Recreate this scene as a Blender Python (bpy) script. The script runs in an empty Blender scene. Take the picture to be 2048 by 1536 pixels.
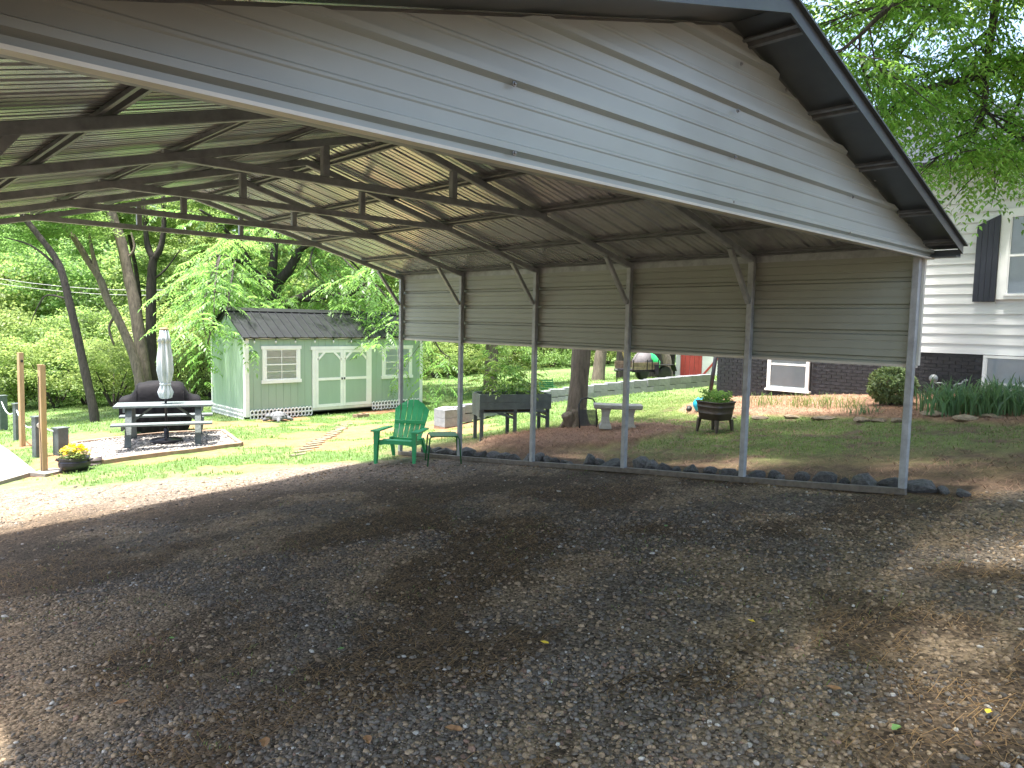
import bpy, math, random
import numpy as np
from mathutils import Vector, Matrix
random.seed(7); RNG = np.random.default_rng(11)
scn = bpy.context.scene
COL = scn.collection
PI = math.pi

# ------------------------------------------------------------------ camera
CAM_LOC = np.array([-6.812, -2.1597, -0.6682])
CAM_YAW, CAM_PITCH, CAM_ROLL, FPX = 0.7612, -0.0856, 0.0198, 1449.5
def _rot(yaw, pitch, roll):
    fw = np.array([math.sin(yaw)*math.cos(pitch), math.cos(yaw)*math.cos(pitch), math.sin(pitch)])
    r = np.array([math.cos(yaw), -math.sin(yaw), 0]); u = np.cross(r, fw)
    return r*math.cos(roll)+u*math.sin(roll), -r*math.sin(roll)+u*math.cos(roll), fw
CR, CU, CF = _rot(CAM_YAW, CAM_PITCH, CAM_ROLL)
cd = bpy.data.cameras.new('camera'); cam = bpy.data.objects.new('camera', cd); COL.objects.link(cam)
M = Matrix.Identity(4)
for i in range(3):
    M[i][0], M[i][1], M[i][2], M[i][3] = CR[i], CU[i], -CF[i], CAM_LOC[i]
cam.matrix_world = M
cd.sensor_width = 36; cd.lens = FPX/2048*36; cd.clip_start = .05; cd.clip_end = 2000
scn.camera = cam

# ------------------------------------------------------------------ sky, sun, exposure
SUN_EL = math.radians(79); SUN_AZ = math.radians(-72)      # azimuth clockwise from +Y
w = bpy.data.worlds.new('World'); scn.world = w; w.use_nodes = True
nt = w.node_tree; bg = nt.nodes['Background']
sky = nt.nodes.new('ShaderNodeTexSky'); sky.sky_type = 'NISHITA'; sky.sun_disc = False
sky.sun_elevation = SUN_EL; sky.sun_rotation = SUN_AZ
sky.air_density = 1.0; sky.dust_density = 4.0; sky.ozone_density = 0.4
nt.links.new(sky.outputs[0], bg.inputs[0]); bg.inputs[1].default_value = 0.15
sd = bpy.data.lights.new('sun', 'SUN'); sd.energy = 4.8; sd.angle = math.radians(3); sd.color = (1, .965, .91)
sun = bpy.data.objects.new('sun', sd); COL.objects.link(sun)
sv = Vector((math.sin(SUN_AZ)*math.cos(SUN_EL), math.cos(SUN_AZ)*math.cos(SUN_EL), math.sin(SUN_EL)))
sun.rotation_euler = sv.to_track_quat('Z', 'Y').to_euler(); sun.location = (0, 0, 30)
scn.view_settings.view_transform = 'Standard'; scn.view_settings.look = 'None'
scn.view_settings.exposure = 1.9; scn.view_settings.gamma = 1
scn.render.engine = 'CYCLES'
scn.cycles.max_bounces = 8; scn.cycles.diffuse_bounces = 4; scn.cycles.transparent_max_bounces = 8

# ------------------------------------------------------------------ pixel helpers (a pixel is only a direction)
def ray(x, y): return CR*(x-1024)/FPX - CU*(y-768)/FPX + CF
def atd(x, y, d): return CAM_LOC + ray(x, y)*d
def atX(x, y, X): d = ray(x, y); return CAM_LOC + d*(X-CAM_LOC[0])/d[0]
def atY(x, y, Y): d = ray(x, y); return CAM_LOC + d*(Y-CAM_LOC[1])/d[1]

# ------------------------------------------------------------------ terrain height: thin plate spline through surveyed points
_cp = []
for X in (-10, -6.5, -3.3, 0, 3, 6, 8.2):
    for Y in (-7, -3, 0, 3, 6, 7.6): _cp.append((X, Y, -2.12-.1*Y+.053*X))
for q in [(258,905,13.5),(88,947,12),(45,893,14.5),(0,970,11.3),(190,845,20),(200,815,27),(880,762,34),(890,853,16.5),(320,860,15.5),
          (1180,766,22),(1250,745,32),(1100,722,42),(1400,752,27)]:
    _cp.append(tuple(atd(*q)))
_cp += [(.8,15.5,-3.25),(6.3,15.5,-3.25),(.8,18,-3.3),(6.3,18,-3.2),(5.95,9.72,-2.68),(11,8.4,-2.36),
        (-30,0,-3.8),(-30,30,-4.8),(-25,60,-4.5),(5,60,-4.2),(50,50,-2.5),(60,10,-1.5),(30,-10,-.5),(0,-30,-.8),(-30,-30,-2.5),
        (14,0,-1.4),(0,110,-4),(110,60,-2),(110,-30,0),(-110,60,-4.5),(-110,-30,-3),(0,-110,0)]
_cp = np.array(_cp)
def _U(r2): return np.where(r2 > 0, .5*r2*np.log(np.maximum(r2, 1e-12)), 0)
_n = len(_cp); _A = np.zeros((_n+3, _n+3))
_A[:_n,:_n] = _U(((_cp[:,None,:2]-_cp[None,:,:2])**2).sum(-1)) + np.eye(_n)*.6
_A[:_n,_n] = 1; _A[:_n,_n+1:] = _cp[:,:2]; _A[_n,:_n] = 1; _A[_n+1:,:_n] = _cp[:,:2].T
_w = np.linalg.solve(_A, np.r_[_cp[:,2], 0, 0, 0])
def H(X, Y):
    X = np.asarray(X, float); Y = np.asarray(Y, float)
    r2 = (X[...,None]-_cp[:,0])**2 + (Y[...,None]-_cp[:,1])**2
    return _U(r2)@_w[:_n] + _w[_n] + _w[_n+1]*X + _w[_n+2]*Y
def G(px, py):
    d = ray(px, py); lo = t = 1.0
    while t < 90:
        P = CAM_LOC+d*t
        if P[2] < H(P[0], P[1]): break
        lo = t; t += .25
    hi = t
    for _ in range(24):
        m = (lo+hi)/2; P = CAM_LOC+d*m
        if P[2] < H(P[0], P[1]): hi = m
        else: lo = m
    return CAM_LOC+d*hi
def vnoise(x, y, seed=0):
    """smooth value noise, 0..1"""
    xi = np.floor(x).astype(np.int64); yi = np.floor(y).astype(np.int64); fx = x-xi; fy = y-yi
    fx = fx*fx*(3-2*fx); fy = fy*fy*(3-2*fy)
    def h(a, b):
        n = (a*374761393 + b*668265263 + seed*974634777) & 0x7fffffff
        n = ((n ^ (n >> 13))*1274126177) & 0x7fffffff
        return ((n ^ (n >> 16)) & 0xffff)/65535.0
    return (h(xi,yi)*(1-fx)+h(xi+1,yi)*fx)*(1-fy) + (h(xi,yi+1)*(1-fx)+h(xi+1,yi+1)*fx)*fy
def fbm(x, y, s=1.0, seed=0, o=4):
    v = 0; a = .5; t = 0
    for i in range(o):
        v = v + a*vnoise(x*s+17.3*i, y*s-9.1*i, seed+i); t += a; a *= .55; s *= 2.1
    return v/t
def sstep(a, b, x): t = np.clip((x-a)/(b-a), 0, 1); return t*t*(3-2*t)

# ------------------------------------------------------------------ mesh builder
class MB:
    def __init__(s): s.v = []; s.f = []
    def add(s, vs, fs):
        o = len(s.v); s.v += [tuple(map(float, p)) for p in vs]; s.f += [tuple(i+o for i in f) for f in fs]; return s
    def box(s, c, d, R=None):
        x, y, z = d[0]/2, d[1]/2, d[2]/2
        vs = [Vector((a*x, b*y, e*z)) for a, b, e in ((-1,-1,-1),(1,-1,-1),(1,1,-1),(-1,1,-1),(-1,-1,1),(1,-1,1),(1,1,1),(-1,1,1))]
        if R is not None: vs = [R@p for p in vs]
        c = Vector(c)
        return s.add([p+c for p in vs], [(0,3,2,1),(4,5,6,7),(0,1,5,4),(1,2,6,5),(2,3,7,6),(3,0,4,7)])
    def bbox(s, lo, hi):
        return s.box([(lo[i]+hi[i])/2 for i in range(3)], [abs(hi[i]-lo[i]) for i in range(3)])
    def bar(s, p0, p1, w, h, up=(0,0,1), bev=0):
        """rectangular bar from p0 to p1; w across, h along up"""
        p0 = Vector(p0); p1 = Vector(p1); d = (p1-p0).normalized(); up = Vector(up)
        if abs(d.dot(up)) > .98: up = Vector((0,1,0)) if abs(d.y) < .9 else Vector((1,0,0))
        sx = d.cross(up).normalized(); sz = sx.cross(d)
        if bev:
            b = bev; prof = [(-w/2+b,-h/2),(w/2-b,-h/2),(w/2,-h/2+b),(w/2,h/2-b),(w/2-b,h/2),(-w/2+b,h/2),(-w/2,h/2-b),(-w/2,-h/2+b)]
        else: prof = [(-w/2,-h/2),(w/2,-h/2),(w/2,h/2),(-w/2,h/2)]
        n = len(prof)
        vs = [p0+sx*a+sz*b for a, b in prof]+[p1+sx*a+sz*b for a, b in prof]
        fs = [(i,(i+1)%n,n+(i+1)%n,n+i) for i in range(n)]+[tuple(range(n))[::-1], tuple(range(n,2*n))]
        return s.add(vs, fs)
    def tube(s, pts, r, n=8, cap=True):
        pts = [Vector(tuple(map(float, p))) for p in pts]; m = len(pts)
        rs = r if hasattr(r, '__len__') else [r]*m
        vs = []; prev = None
        for i, p in enumerate(pts):
            d = (pts[min(i+1,m-1)]-pts[max(i-1,0)]).normalized()
            if prev is None: a = Vector((0,0,1)) if abs(d.z) < .9 else Vector((1,0,0)); u = d.cross(a).normalized()
            else: u = (prev-d*prev.dot(d)).normalized()
            prev = u; v = d.cross(u)
            for k in range(n):
                t = 2*PI*k/n; vs.append(p+(u*math.cos(t)+v*math.sin(t))*rs[i])
        fs = [(i*n+k, i*n+(k+1)%n, (i+1)*n+(k+1)%n, (i+1)*n+k) for i in range(m-1) for k in range(n)]
        if cap: fs += [tuple(range(n))[::-1], tuple(range((m-1)*n, m*n))]
        return s.add(vs, fs)
    def lathe(s, prof, n=20, c=(0,0,0), fn=None, cap=True):
        vs = []
        for r, z in prof:
            for k in range(n):
                t = 2*PI*k/n; rr = r*(fn(t, z) if fn else 1); vs.append((c[0]+rr*math.cos(t), c[1]+rr*math.sin(t), c[2]+z))
        m = len(prof)
        fs = [(i*n+k, i*n+(k+1)%n, (i+1)*n+(k+1)%n, (i+1)*n+k) for i in range(m-1) for k in range(n)]
        if cap: fs += [tuple(range(n))[::-1], tuple(range((m-1)*n, m*n))]
        return s.add(vs, fs)
    def prism(s, poly, d, R=None, c=(0,0,0)):
        """polygon in x,z extruded along y by d (centred)"""
        n = len(poly); vs = [Vector((a,-d/2,b)) for a, b in poly]+[Vector((a,d/2,b)) for a, b in poly]
        if R is not None: vs = [R@p for p in vs]
        c = Vector(c)
        return s.add([p+c for p in vs], [tuple(range(n)), tuple(range(n,2*n))[::-1]]+[(i,n+i,n+(i+1)%n,(i+1)%n) for i in range(n)])
    def build(s, name, m, parent=None, smooth=False, off=None):
        me = bpy.data.meshes.new(name)
        vs = s.v
        if off is not None: vs = [(a-off[0], b-off[1], c-off[2]) for a, b, c in vs]
        me.from_pydata(vs, [], s.f); me.update()
        if m: me.materials.append(m)
        if smooth: me.shade_smooth()
        o = bpy.data.objects.new(name, me); COL.objects.link(o)
        if parent is not None: o.parent = parent
        return o
def npmesh(name, V, F, m, parent=None, smooth=False, attrs=None, off=None):
    """V (n,3), F (k,c) constant corner count"""
    V = np.asarray(V, np.float32); F = np.asarray(F, np.int32)
    if off is not None: V = V-np.asarray(off, np.float32)
    me = bpy.data.meshes.new(name); k, c = F.shape
    me.vertices.add(len(V)); me.vertices.foreach_set('co', V.ravel())
    me.loops.add(k*c); me.loops.foreach_set('vertex_index', F.ravel())
    me.polygons.add(k); me.polygons.foreach_set('loop_start', np.arange(0, k*c, c, dtype=np.int32))
    me.polygons.foreach_set('loop_total', np.full(k, c, np.int32))
    for an, (dt, arr) in (attrs or {}).items():
        a = me.attributes.new(an, dt, 'POINT')
        a.data.foreach_set('color' if dt == 'FLOAT_COLOR' else 'value', np.asarray(arr, np.float32).ravel())
    me.update(calc_edges=True); me.validate()
    if smooth: me.shade_smooth()
    if m: me.materials.append(m)
    o = bpy.data.objects.new(name, me); COL.objects.link(o)
    if parent is not None: o.parent = parent
    return o
def thing(name, label, cat, loc=(0,0,0), rz=0, group=None, scale=1):
    o = bpy.data.objects.new(name, None); COL.objects.link(o); o.empty_display_size = .1
    o.location = tuple(map(float, loc)); o.rotation_euler = (0,0,rz); o.scale = (scale,)*3
    o['label'] = label; o['category'] = cat
    if group: o['group'] = group
    return o
def tag(o, label, cat, group=None):
    o['label'] = label; o['category'] = cat
    if group: o['group'] = group
    return o
def place(o, loc, rz=0): o.location = tuple(map(float, loc)); o.rotation_euler = (0,0,rz); return o
def link_copy(o, parent=None, loc=None, rot=None, scale=None):
    c = o.copy(); COL.objects.link(c)
    if parent is not None: c.parent = parent
    if loc is not None: c.location = tuple(map(float, loc))
    if rot is not None: c.rotation_euler = rot
    if scale is not None: c.scale = scale if hasattr(scale, '__len__') else (scale,)*3
    return c
def copy_tree(o, parent=None):
    c = o.copy(); COL.objects.link(c)
    if parent is not None: c.parent = parent
    for ch in list(o.children): copy_tree(ch, c)
    return c

# ------------------------------------------------------------------ materials
def mat(name, col, rough=.7, metal=0, var=.25, scale=6, bump=.0, bscale=40, spec=.5, stretch=None, col2=None, dirt=0, rand=0):
    """principled with noise-broken colour; col2 = second colour mixed by noise; stretch = scale of coordinates"""
    m = bpy.data.materials.new(name); m.use_nodes = True; n = m.node_tree.nodes; L = m.node_tree.links; b = n['Principled BSDF']
    b.inputs['Roughness'].default_value = rough; b.inputs['Metallic'].default_value = metal
    b.inputs['Specular IOR Level'].default_value = spec
    tc = n.new('ShaderNodeTexCoord'); mp = n.new('ShaderNodeMapping'); L.new(tc.outputs['Object'], mp.inputs[0])
    if stretch: mp.inputs['Scale'].default_value = stretch
    nz = n.new('ShaderNodeTexNoise'); nz.inputs['Scale'].default_value = scale; nz.inputs['Detail'].default_value = 6; nz.inputs['Roughness'].default_value = .65
    L.new(mp.outputs[0], nz.inputs[0])
    cr = n.new('ShaderNodeValToRGB'); L.new(nz.outputs[0], cr.inputs[0])
    c2 = col2 or tuple(c*(1-var) for c in col); c1 = col if col2 else tuple(min(1, c*(1+var)) for c in col)
    cr.color_ramp.elements[0].position = .32; cr.color_ramp.elements[1].position = .68
    cr.color_ramp.elements[0].color = (*c2, 1); cr.color_ramp.elements[1].color = (*c1, 1)
    out = cr.outputs[0]
    if dirt:
        n2 = n.new('ShaderNodeTexNoise'); n2.inputs['Scale'].default_value = scale*.23; n2.inputs['Detail'].default_value = 8
        L.new(tc.outputs['Object'], n2.inputs[0])
        r2 = n.new('ShaderNodeMapRange'); r2.inputs[1].default_value = .5; r2.inputs[2].default_value = .75; r2.inputs[3].default_value = 0; r2.inputs[4].default_value = dirt
        L.new(n2.outputs[0], r2.inputs[0])
        mx = n.new('ShaderNodeMix'); mx.data_type = 'RGBA'; L.new(r2.outputs[0], mx.inputs[0]); L.new(out, mx.inputs[6]); mx.inputs[7].default_value = (.12,.09,.06,1); out = mx.outputs[2]
    if rand:
        oi = n.new('ShaderNodeObjectInfo'); hs = n.new('ShaderNodeHueSaturation'); mr = n.new('ShaderNodeMapRange')
        mr.inputs[3].default_value = 1-rand; mr.inputs[4].default_value = 1+rand; L.new(oi.outputs['Random'], mr.inputs[0]); L.new(mr.outputs[0], hs.inputs['Value']); L.new(out, hs.inputs['Color']); out = hs.outputs[0]
    L.new(out, b.inputs['Base Color'])
    if bump:
        nb = n.new('ShaderNodeTexNoise'); nb.inputs['Scale'].default_value = bscale; nb.inputs['Detail'].default_value = 5; L.new(mp.outputs[0], nb.inputs[0])
        bp = n.new('ShaderNodeBump'); bp.inputs['Strength'].default_value = bump; bp.inputs['Distance'].default_value = .02
        L.new(nb.outputs[0], bp.inputs['Height']); L.new(bp.outputs[0], b.inputs['Normal'])
    return m
def leafmat(name, col, tcol, mixf=.45, rough=.45, var=.35, scale=1.2):
    m = bpy.data.materials.new(name); m.use_nodes = True; n = m.node_tree.nodes; L = m.node_tree.links; b = n['Principled BSDF']; out = n['Material Output']
    b.inputs['Roughness'].default_value = rough; b.inputs['Specular IOR Level'].default_value = .35
    ge = n.new('ShaderNodeNewGeometry'); nz = n.new('ShaderNodeTexNoise'); nz.inputs['Scale'].default_value = scale; nz.inputs['Detail'].default_value = 5; L.new(ge.outputs['Position'], nz.inputs[0])
    oi = n.new('ShaderNodeObjectInfo')
    ad = n.new('ShaderNodeMath'); ad.operation = 'MULTIPLY_ADD'; L.new(ge.outputs['Random Per Island'], ad.inputs[0]); ad.inputs[1].default_value = .5; L.new(nz.outputs[0], ad.inputs[2])
    mr = n.new('ShaderNodeMapRange'); mr.inputs[1].default_value = .35; mr.inputs[2].default_value = 1.1; mr.inputs[3].default_value = 1-var; mr.inputs[4].default_value = 1+var; L.new(ad.outputs[0], mr.inputs[0])
    h2 = n.new('ShaderNodeMapRange'); h2.inputs[3].default_value = .472; h2.inputs[4].default_value = .515; L.new(oi.outputs['Random'], h2.inputs[0])
    def hs(c):
        h = n.new('ShaderNodeHueSaturation'); h.inputs['Color'].default_value = (*c, 1); L.new(mr.outputs[0], h.inputs['Value']); L.new(h2.outputs[0], h.inputs['Hue']); return h.outputs[0]
    L.new(hs(col), b.inputs['Base Color'])
    t = n.new('ShaderNodeBsdfTranslucent'); L.new(hs(tcol), t.inputs[0])
    mx = n.new('ShaderNodeMixShader'); mx.inputs[0].default_value = mixf; L.new(b.outputs[0], mx.inputs[1]); L.new(t.outputs[0], mx.inputs[2]); L.new(mx.outputs[0], out.inputs[0])
    return m

MT = {}
MT['frame'] = mat('galvanised_tube', (.36,.38,.39), .45, .15, .25, 9, .02, 60)
MT['purlin'] = mat('galvanised_channel', (.20,.21,.215), .42, .25, .25, 8)
MT['roof_under'] = mat('roof_sheet_backside', (.60,.605,.61), .27, .65, .12, 3, .05, 2.0, stretch=(1,.35,1), dirt=.25)
MT['panel'] = mat('painted_panel_clay', (.32,.345,.295), .4, 0, .08, 2.5, .06, 2.5, stretch=(.3,.3,1), dirt=.35)
MT['gable'] = mat('painted_panel_pale', (.38,.42,.395), .34, 0, .06, 2.2, .06, 2.5, stretch=(.35,1,1), dirt=.45)
MT['trim_dark'] = mat('painted_trim_slate', (.075,.085,.09), .36, .1, .12, 5)
MT['trim_pale'] = mat('painted_trim_pale', (.62,.60,.52), .45, 0, .1, 6, dirt=.3)
MT['screw'] = mat('screw_zinc', (.25,.25,.24), .4, .7)
MT['rubber'] = mat('black_rubber', (.02,.02,.02), .6)
MT['rail_wood'] = mat('base_rail_weathered', (.15,.13,.105), .7, .1, .3, 14, .3, 50)
MT['white'] = mat('white_paint', (.78,.78,.76), .5, 0, .05, 6, .05, 60)
MT['white_board'] = mat('white_siding', (.60,.60,.59), .5, 0, .08, 3.0, .25, 30, stretch=(1,.15,2.5))
MT['black_brick'] = mat('black_painted_brick', (.010,.010,.0135), .42, 0, .5, 12, .7, 70, rand=.35)
MT['glint_mortar'] = mat('black_mortar_glint_tone', (.042,.042,.048), .6, 0, .5, 20, .6, 60)  # paler than the brick: glints along the courses put into the mortar colour
MT['black_wood'] = mat('black_shutter_paint', (.012,.013,.02), .35, 0, .4, 4, .2, 30, stretch=(1,1,.1))
MT['glass'] = mat('window_glass', (.05,.06,.065), .04, 0, .1, 2, spec=.8)
MT['blind'] = mat('white_blind', (.70,.74,.78), .5, 0, .04)
MT['sage'] = mat('sage_green_paint', (.30,.40,.315), .5, 0, .06, 3, .05, 60, stretch=(1,1,.2))
MT['shed_roof'] = mat('charcoal_metal_roof', (.013,.014,.017), .42, 0, .3, 5, spec=.35)
MT['brown_wood'] = mat('treated_pine', (.42,.29,.15), .6, 0, .18, 5, .2, 30, stretch=(4,4,.4))
MT['grey_paint'] = mat('grey_stained_wood', (.095,.115,.112), .6, 0, .25, 7, .3, 40, stretch=(1,1,1))
MT['table_wood'] = mat('weathered_grey_plank', (.14,.165,.165), .6, 0, .25, 9, .3, 40, stretch=(.3,2,1))
MT['concrete'] = mat('concrete', (.36,.35,.32), .85, 0, .18, 9, .5, 70, dirt=.3)
MT['block'] = mat('concrete_block', (.25,.26,.28), .9, 0, .15, 14, .6, 90, rand=.12)
MT['block_clay'] = mat('concrete_block_clay_stained', (.26,.17,.12), .9, 0, .3, 8, .6, 90)
MT['green_plastic'] = mat('green_plastic', (.045,.42,.16), .38, 0, .06, 5, .03, 90)
MT['green_metal'] = mat('green_painted_metal', (.02,.13,.04), .4, 0, .15, 6)
MT['black_cloth'] = mat('black_polyester', (.009,.0085,.0105), .75, 0, .25, 5, .3, 14, spec=.2)
MT['black_iron'] = mat('black_iron', (.03,.028,.035), .32, .4, .35, 8, .1, 40)
MT['bronze'] = mat('bronze_tub', (.085,.066,.055), .42, .35, .3, 7)
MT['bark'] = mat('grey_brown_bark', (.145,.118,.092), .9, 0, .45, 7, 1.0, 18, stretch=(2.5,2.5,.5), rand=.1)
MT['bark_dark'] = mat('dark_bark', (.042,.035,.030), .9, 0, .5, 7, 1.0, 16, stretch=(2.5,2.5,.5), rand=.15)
MT['rock'] = mat('dark_rock', (.095,.093,.092), .75, 0, .5, 9, .8, 25, rand=.3)
MT['flagstone'] = mat('brown_flagstone', (.24,.18,.12), .85, 0, .4, 7, .8, 30, rand=.2)
MT['red_paint'] = mat('barn_red_paint', (.50,.075,.06), .6, 0, .12, 4)
MT['yellow'] = mat('yellow_petal', (.85,.66,.02), .5, 0, .1, 20)
MT['blue'] = mat('blue_plastic', (.02,.35,.52), .3, 0, .2, 8)
MT['stone_grey'] = mat('grey_cast_stone', (.12,.125,.13), .8, 0, .35, 14, .5, 40)
MT['soil'] = mat('potting_soil', (.035,.025,.018), .95, 0, .4, 30, .8, 60)
MT['rope'] = mat('pale_rope', (.55,.62,.62), .7)
MT['bulb'] = mat('bulb_glass', (.7,.7,.65), .15)
MT['stem'] = mat('green_stem', (.12,.2,.05), .6)
MT['leaf_far'] = leafmat('leaf_woodland', (.125,.20,.07), (.34,.53,.145), .52, .5, .45, .5)
MT['leaf_bright'] = leafmat('leaf_bright_shrub', (.17,.25,.075), (.38,.52,.15), .45, .5, .4, .7)
MT['leaf_walnut'] = leafmat('leaf_walnut', (.115,.205,.062), (.33,.55,.13), .55, .4, .4, .9)
MT['leaf_ash'] = leafmat('leaf_overhead', (.08,.16,.04), (.34,.62,.11), .6, .35, .45, 1.2)
MT['leaf_plant'] = leafmat('leaf_planter', (.13,.24,.06), (.34,.56,.12), .5, .45, .3, 4)
MT['leaf_iris'] = leafmat('leaf_iris', (.095,.18,.085), (.18,.32,.11), .3, .35, .35, 6)
MT['leaf_bush'] = leafmat('leaf_boxwood', (.20,.27,.12), (.22,.32,.10), .25, .3, .45, 8)
MT['grass'] = leafmat('grass_blade', (.115,.19,.05), (.24,.36,.085), .35, .5, .35, 1.5)
MT['straw'] = leafmat('dry_straw', (.26,.17,.075), (.2,.13,.05), .15, .7, .4, 2)
MT['leaf_dry'] = mat('dry_leaf', (.30,.16,.07), .7, 0, .3, 30)
MT['leaf_yellow'] = mat('yellow_leaf', (.75,.55,.05), .6, 0, .15, 30)
MT['leaf_green1'] = mat('fallen_green_leaf', (.16,.30,.08), .6, 0, .15, 30)
MT['umbrella'] = mat('umbrella_fabric', (.70,.73,.72), .8, 0, .05, 40, .1, 30, stretch=(1,1,.05), col2=(.30,.38,.40))
# ================================================================== GROUND
def edge_far(X): return np.where(X < -.64, 7.25+(-.64-X)*.87, 7.25+(-.64-X)*.3)
def zones(X, Y):
    n1 = fbm(X, Y, .9, 3)-.5; n2 = fbm(X, Y, 3.1, 9)-.5
    lim = np.where(Y > -.15, -.02, -.02+(-.15-Y)*1.25)
    g = sstep(.35, -.35, X-lim+(n1*1.6+n2*.6)*sstep(-.1, -.8, Y)) * sstep(.5, -.5, Y-edge_far(X)+n1*1.2+n2*.6)
    g = np.where((Y > -.15) & (Y < 7.2), np.where(X < -.02, sstep(.5, -.5, Y-edge_far(X)+n1*1.2+n2*.6), 0), g)
    bedfront = np.interp(Y, [-4, .3, .88, 2.86, 5.43, 6.2, 6.7], [4.2, 4.45, 4.6, 5.0, 5.2, 5.9, 7.2])
    bed = sstep(-.08, .08, X-bedfront+n2*.25)*sstep(6.75, 6.55, Y+n2*.2)
    tm = sstep(1.15, .85, np.hypot((X-2.2+(Y-5.6)*.25)/1.35, (Y-5.6)/1.5)+n2*.35)
    return g, bed, tm
def albedo(X, Y):
    g, bed, tm = zones(X, Y)
    n1 = fbm(X, Y, .55, 21); n2 = fbm(X, Y, 1.7, 31); n3 = fbm(X, Y, 5, 41)
    c = lambda *a: np.array(a, float)
    mix = lambda A, B, t: A+(B-A)*t[..., None]
    S = np.ones(X.shape+(3,))
    grass = mix(S*c(.095,.165,.05), S*c(.15,.20,.075), sstep(.45, .68, n2))
    clay = mix(S*c(.25,.115,.06), S*c(.28,.155,.09), n3)
    soil = mix(S*c(.085,.060,.042), S*c(.17,.105,.065), n3)
    # lawn
    yard = sstep(9.5, 7.0, Y)*sstep(-.3, .1, X)                 # beside the carport: thin grass over brown soil
    cover = np.clip(sstep(.2, 2.9, X+2.2*(n1-.5))*.9+.5*(n2-.5), 0, 1)*(.7+.3*sstep(-.5, 2.5, Y))
    yardc = mix(soil, mix(S*c(.095,.145,.04), S*c(.15,.165,.06), n2), np.clip(cover*1.15, 0, 1)*sstep(.36, .54, n3+.14*cover))
    cl = sstep(.585, .66, n1+.25*(n2-.5))*sstep(16.5, 14, Y)*sstep(5, 3, X)
    for (x, y, r) in ((-4.0,14.95,.5),(-4.2,11.6,.4),(-.6,11.6,.5),(-1.7,11.0,.5),(.5,11.9,.7),(2.6,13.4,.5),(-3.4,15.4,.8),(-2.7,11.2,.4),(1.6,15.1,.8),(4.6,15.1,.8),(3.5,10.3,.5)):
        cl = np.maximum(cl, sstep(1.15, .5, np.hypot(X-x, (Y-y)*1.3)/r+.7*(n3-.5)+.5*(n2-.5)))
    # strip of dry grass where gravel meets lawn
    L = mix(grass, clay, np.clip(cl, 0, 1)*.9)
    dry = sstep(1.5, .2, Y-edge_far(X))*sstep(.5, -.2, X)
    L = mix(L, S*c(.175,.145,.09), dry*.8*sstep(.40, .6, n2))
    L = mix(L, yardc, yard)
    shade = sstep(19.5, 21, Y)*0
    # gravel
    gg = mix(S*c(.112,.090,.068), S*c(.185,.138,.09), sstep(.42, .62, n2+.10*(n1-.5)))
    dirt = mix(S*c(.058,.043,.030), S*c(.11,.078,.050), n3)
    gv = mix(gg, dirt, sstep(.40, .52, fbm(X, Y, 1.1, 77)))
    red = sstep(5.5, 8.5, Y-edge_far(X)+9.0-1.2*(n1-.5))
    gv = mix(gv, mix(S*c(.20,.155,.12), S*c(.175,.15,.125), n2), red*.75)
    out = mix(L, gv, g)
    ml = mix(S*c(.21,.12,.075), S*c(.30,.19,.12), n3)
    out = mix(out, ml, bed); out = mix(out, mix(S*c(.16,.095,.065), S*c(.24,.145,.10), n3), np.clip(tm, 0, 1)*(1-g))
    return out, g, bed, tm
def axis(a, lo, hi, b, st, grow):
    v = list(np.arange(lo, hi+1e-6, st)); x = lo; s = st
    left = []
    while x > a: s *= grow; x -= s; left.append(x)
    x = v[-1]; s = st; right = []
    while x < b: s *= grow; x += s; right.append(x)
    return np.array(left[::-1]+v+right)
xs = axis(-160, -9, 13, 160, .11, 1.16); ys = axis(-130, -5, 17, 190, .11, 1.14)
GX, GY = np.meshgrid(xs, ys)
AL, Gm, Bm, Tm = albedo(GX, GY)
near = sstep(30, 18, np.hypot(GX+4, GY-5))
rel = (fbm(GX, GY, 2.2, 51)-.5)*.05*near*sstep(0, 1, 1-.0*Gm) + (fbm(GX, GY, 7, 61)-.5)*.025*near
lawnrel = np.where(Gm > .5, .45, .8)
GZ = H(GX, GY)+rel*lawnrel+.05*Bm+.10*np.clip(Tm, 0, 1)*sstep(.1, .5, GX)
rut = np.exp(-((GX+2.2)/.35)**2)+np.exp(-((GX+4.4)/.35)**2)
GZ = GZ-.012*rut*(Gm > .5)
nx, ny = len(xs), len(ys)
V = np.stack([GX, GY, GZ], -1).reshape(-1, 3)
idx = np.arange(nx*ny).reshape(ny, nx)
F = np.stack([idx[:-1,:-1], idx[:-1,1:], idx[1:,1:], idx[1:,:-1]], -1).reshape(-1, 4)
fz = lambda A: A.reshape(-1)[F].mean(1)
zone = np.zeros(len(F), int); zone[fz(Gm) > .5] = 1; zone[fz(Bm) > .5] = 2; zone[(fz(Tm) > .5) & (zone == 0) & (V[F][:,:,0].mean(1) > .1)] = 3
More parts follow.
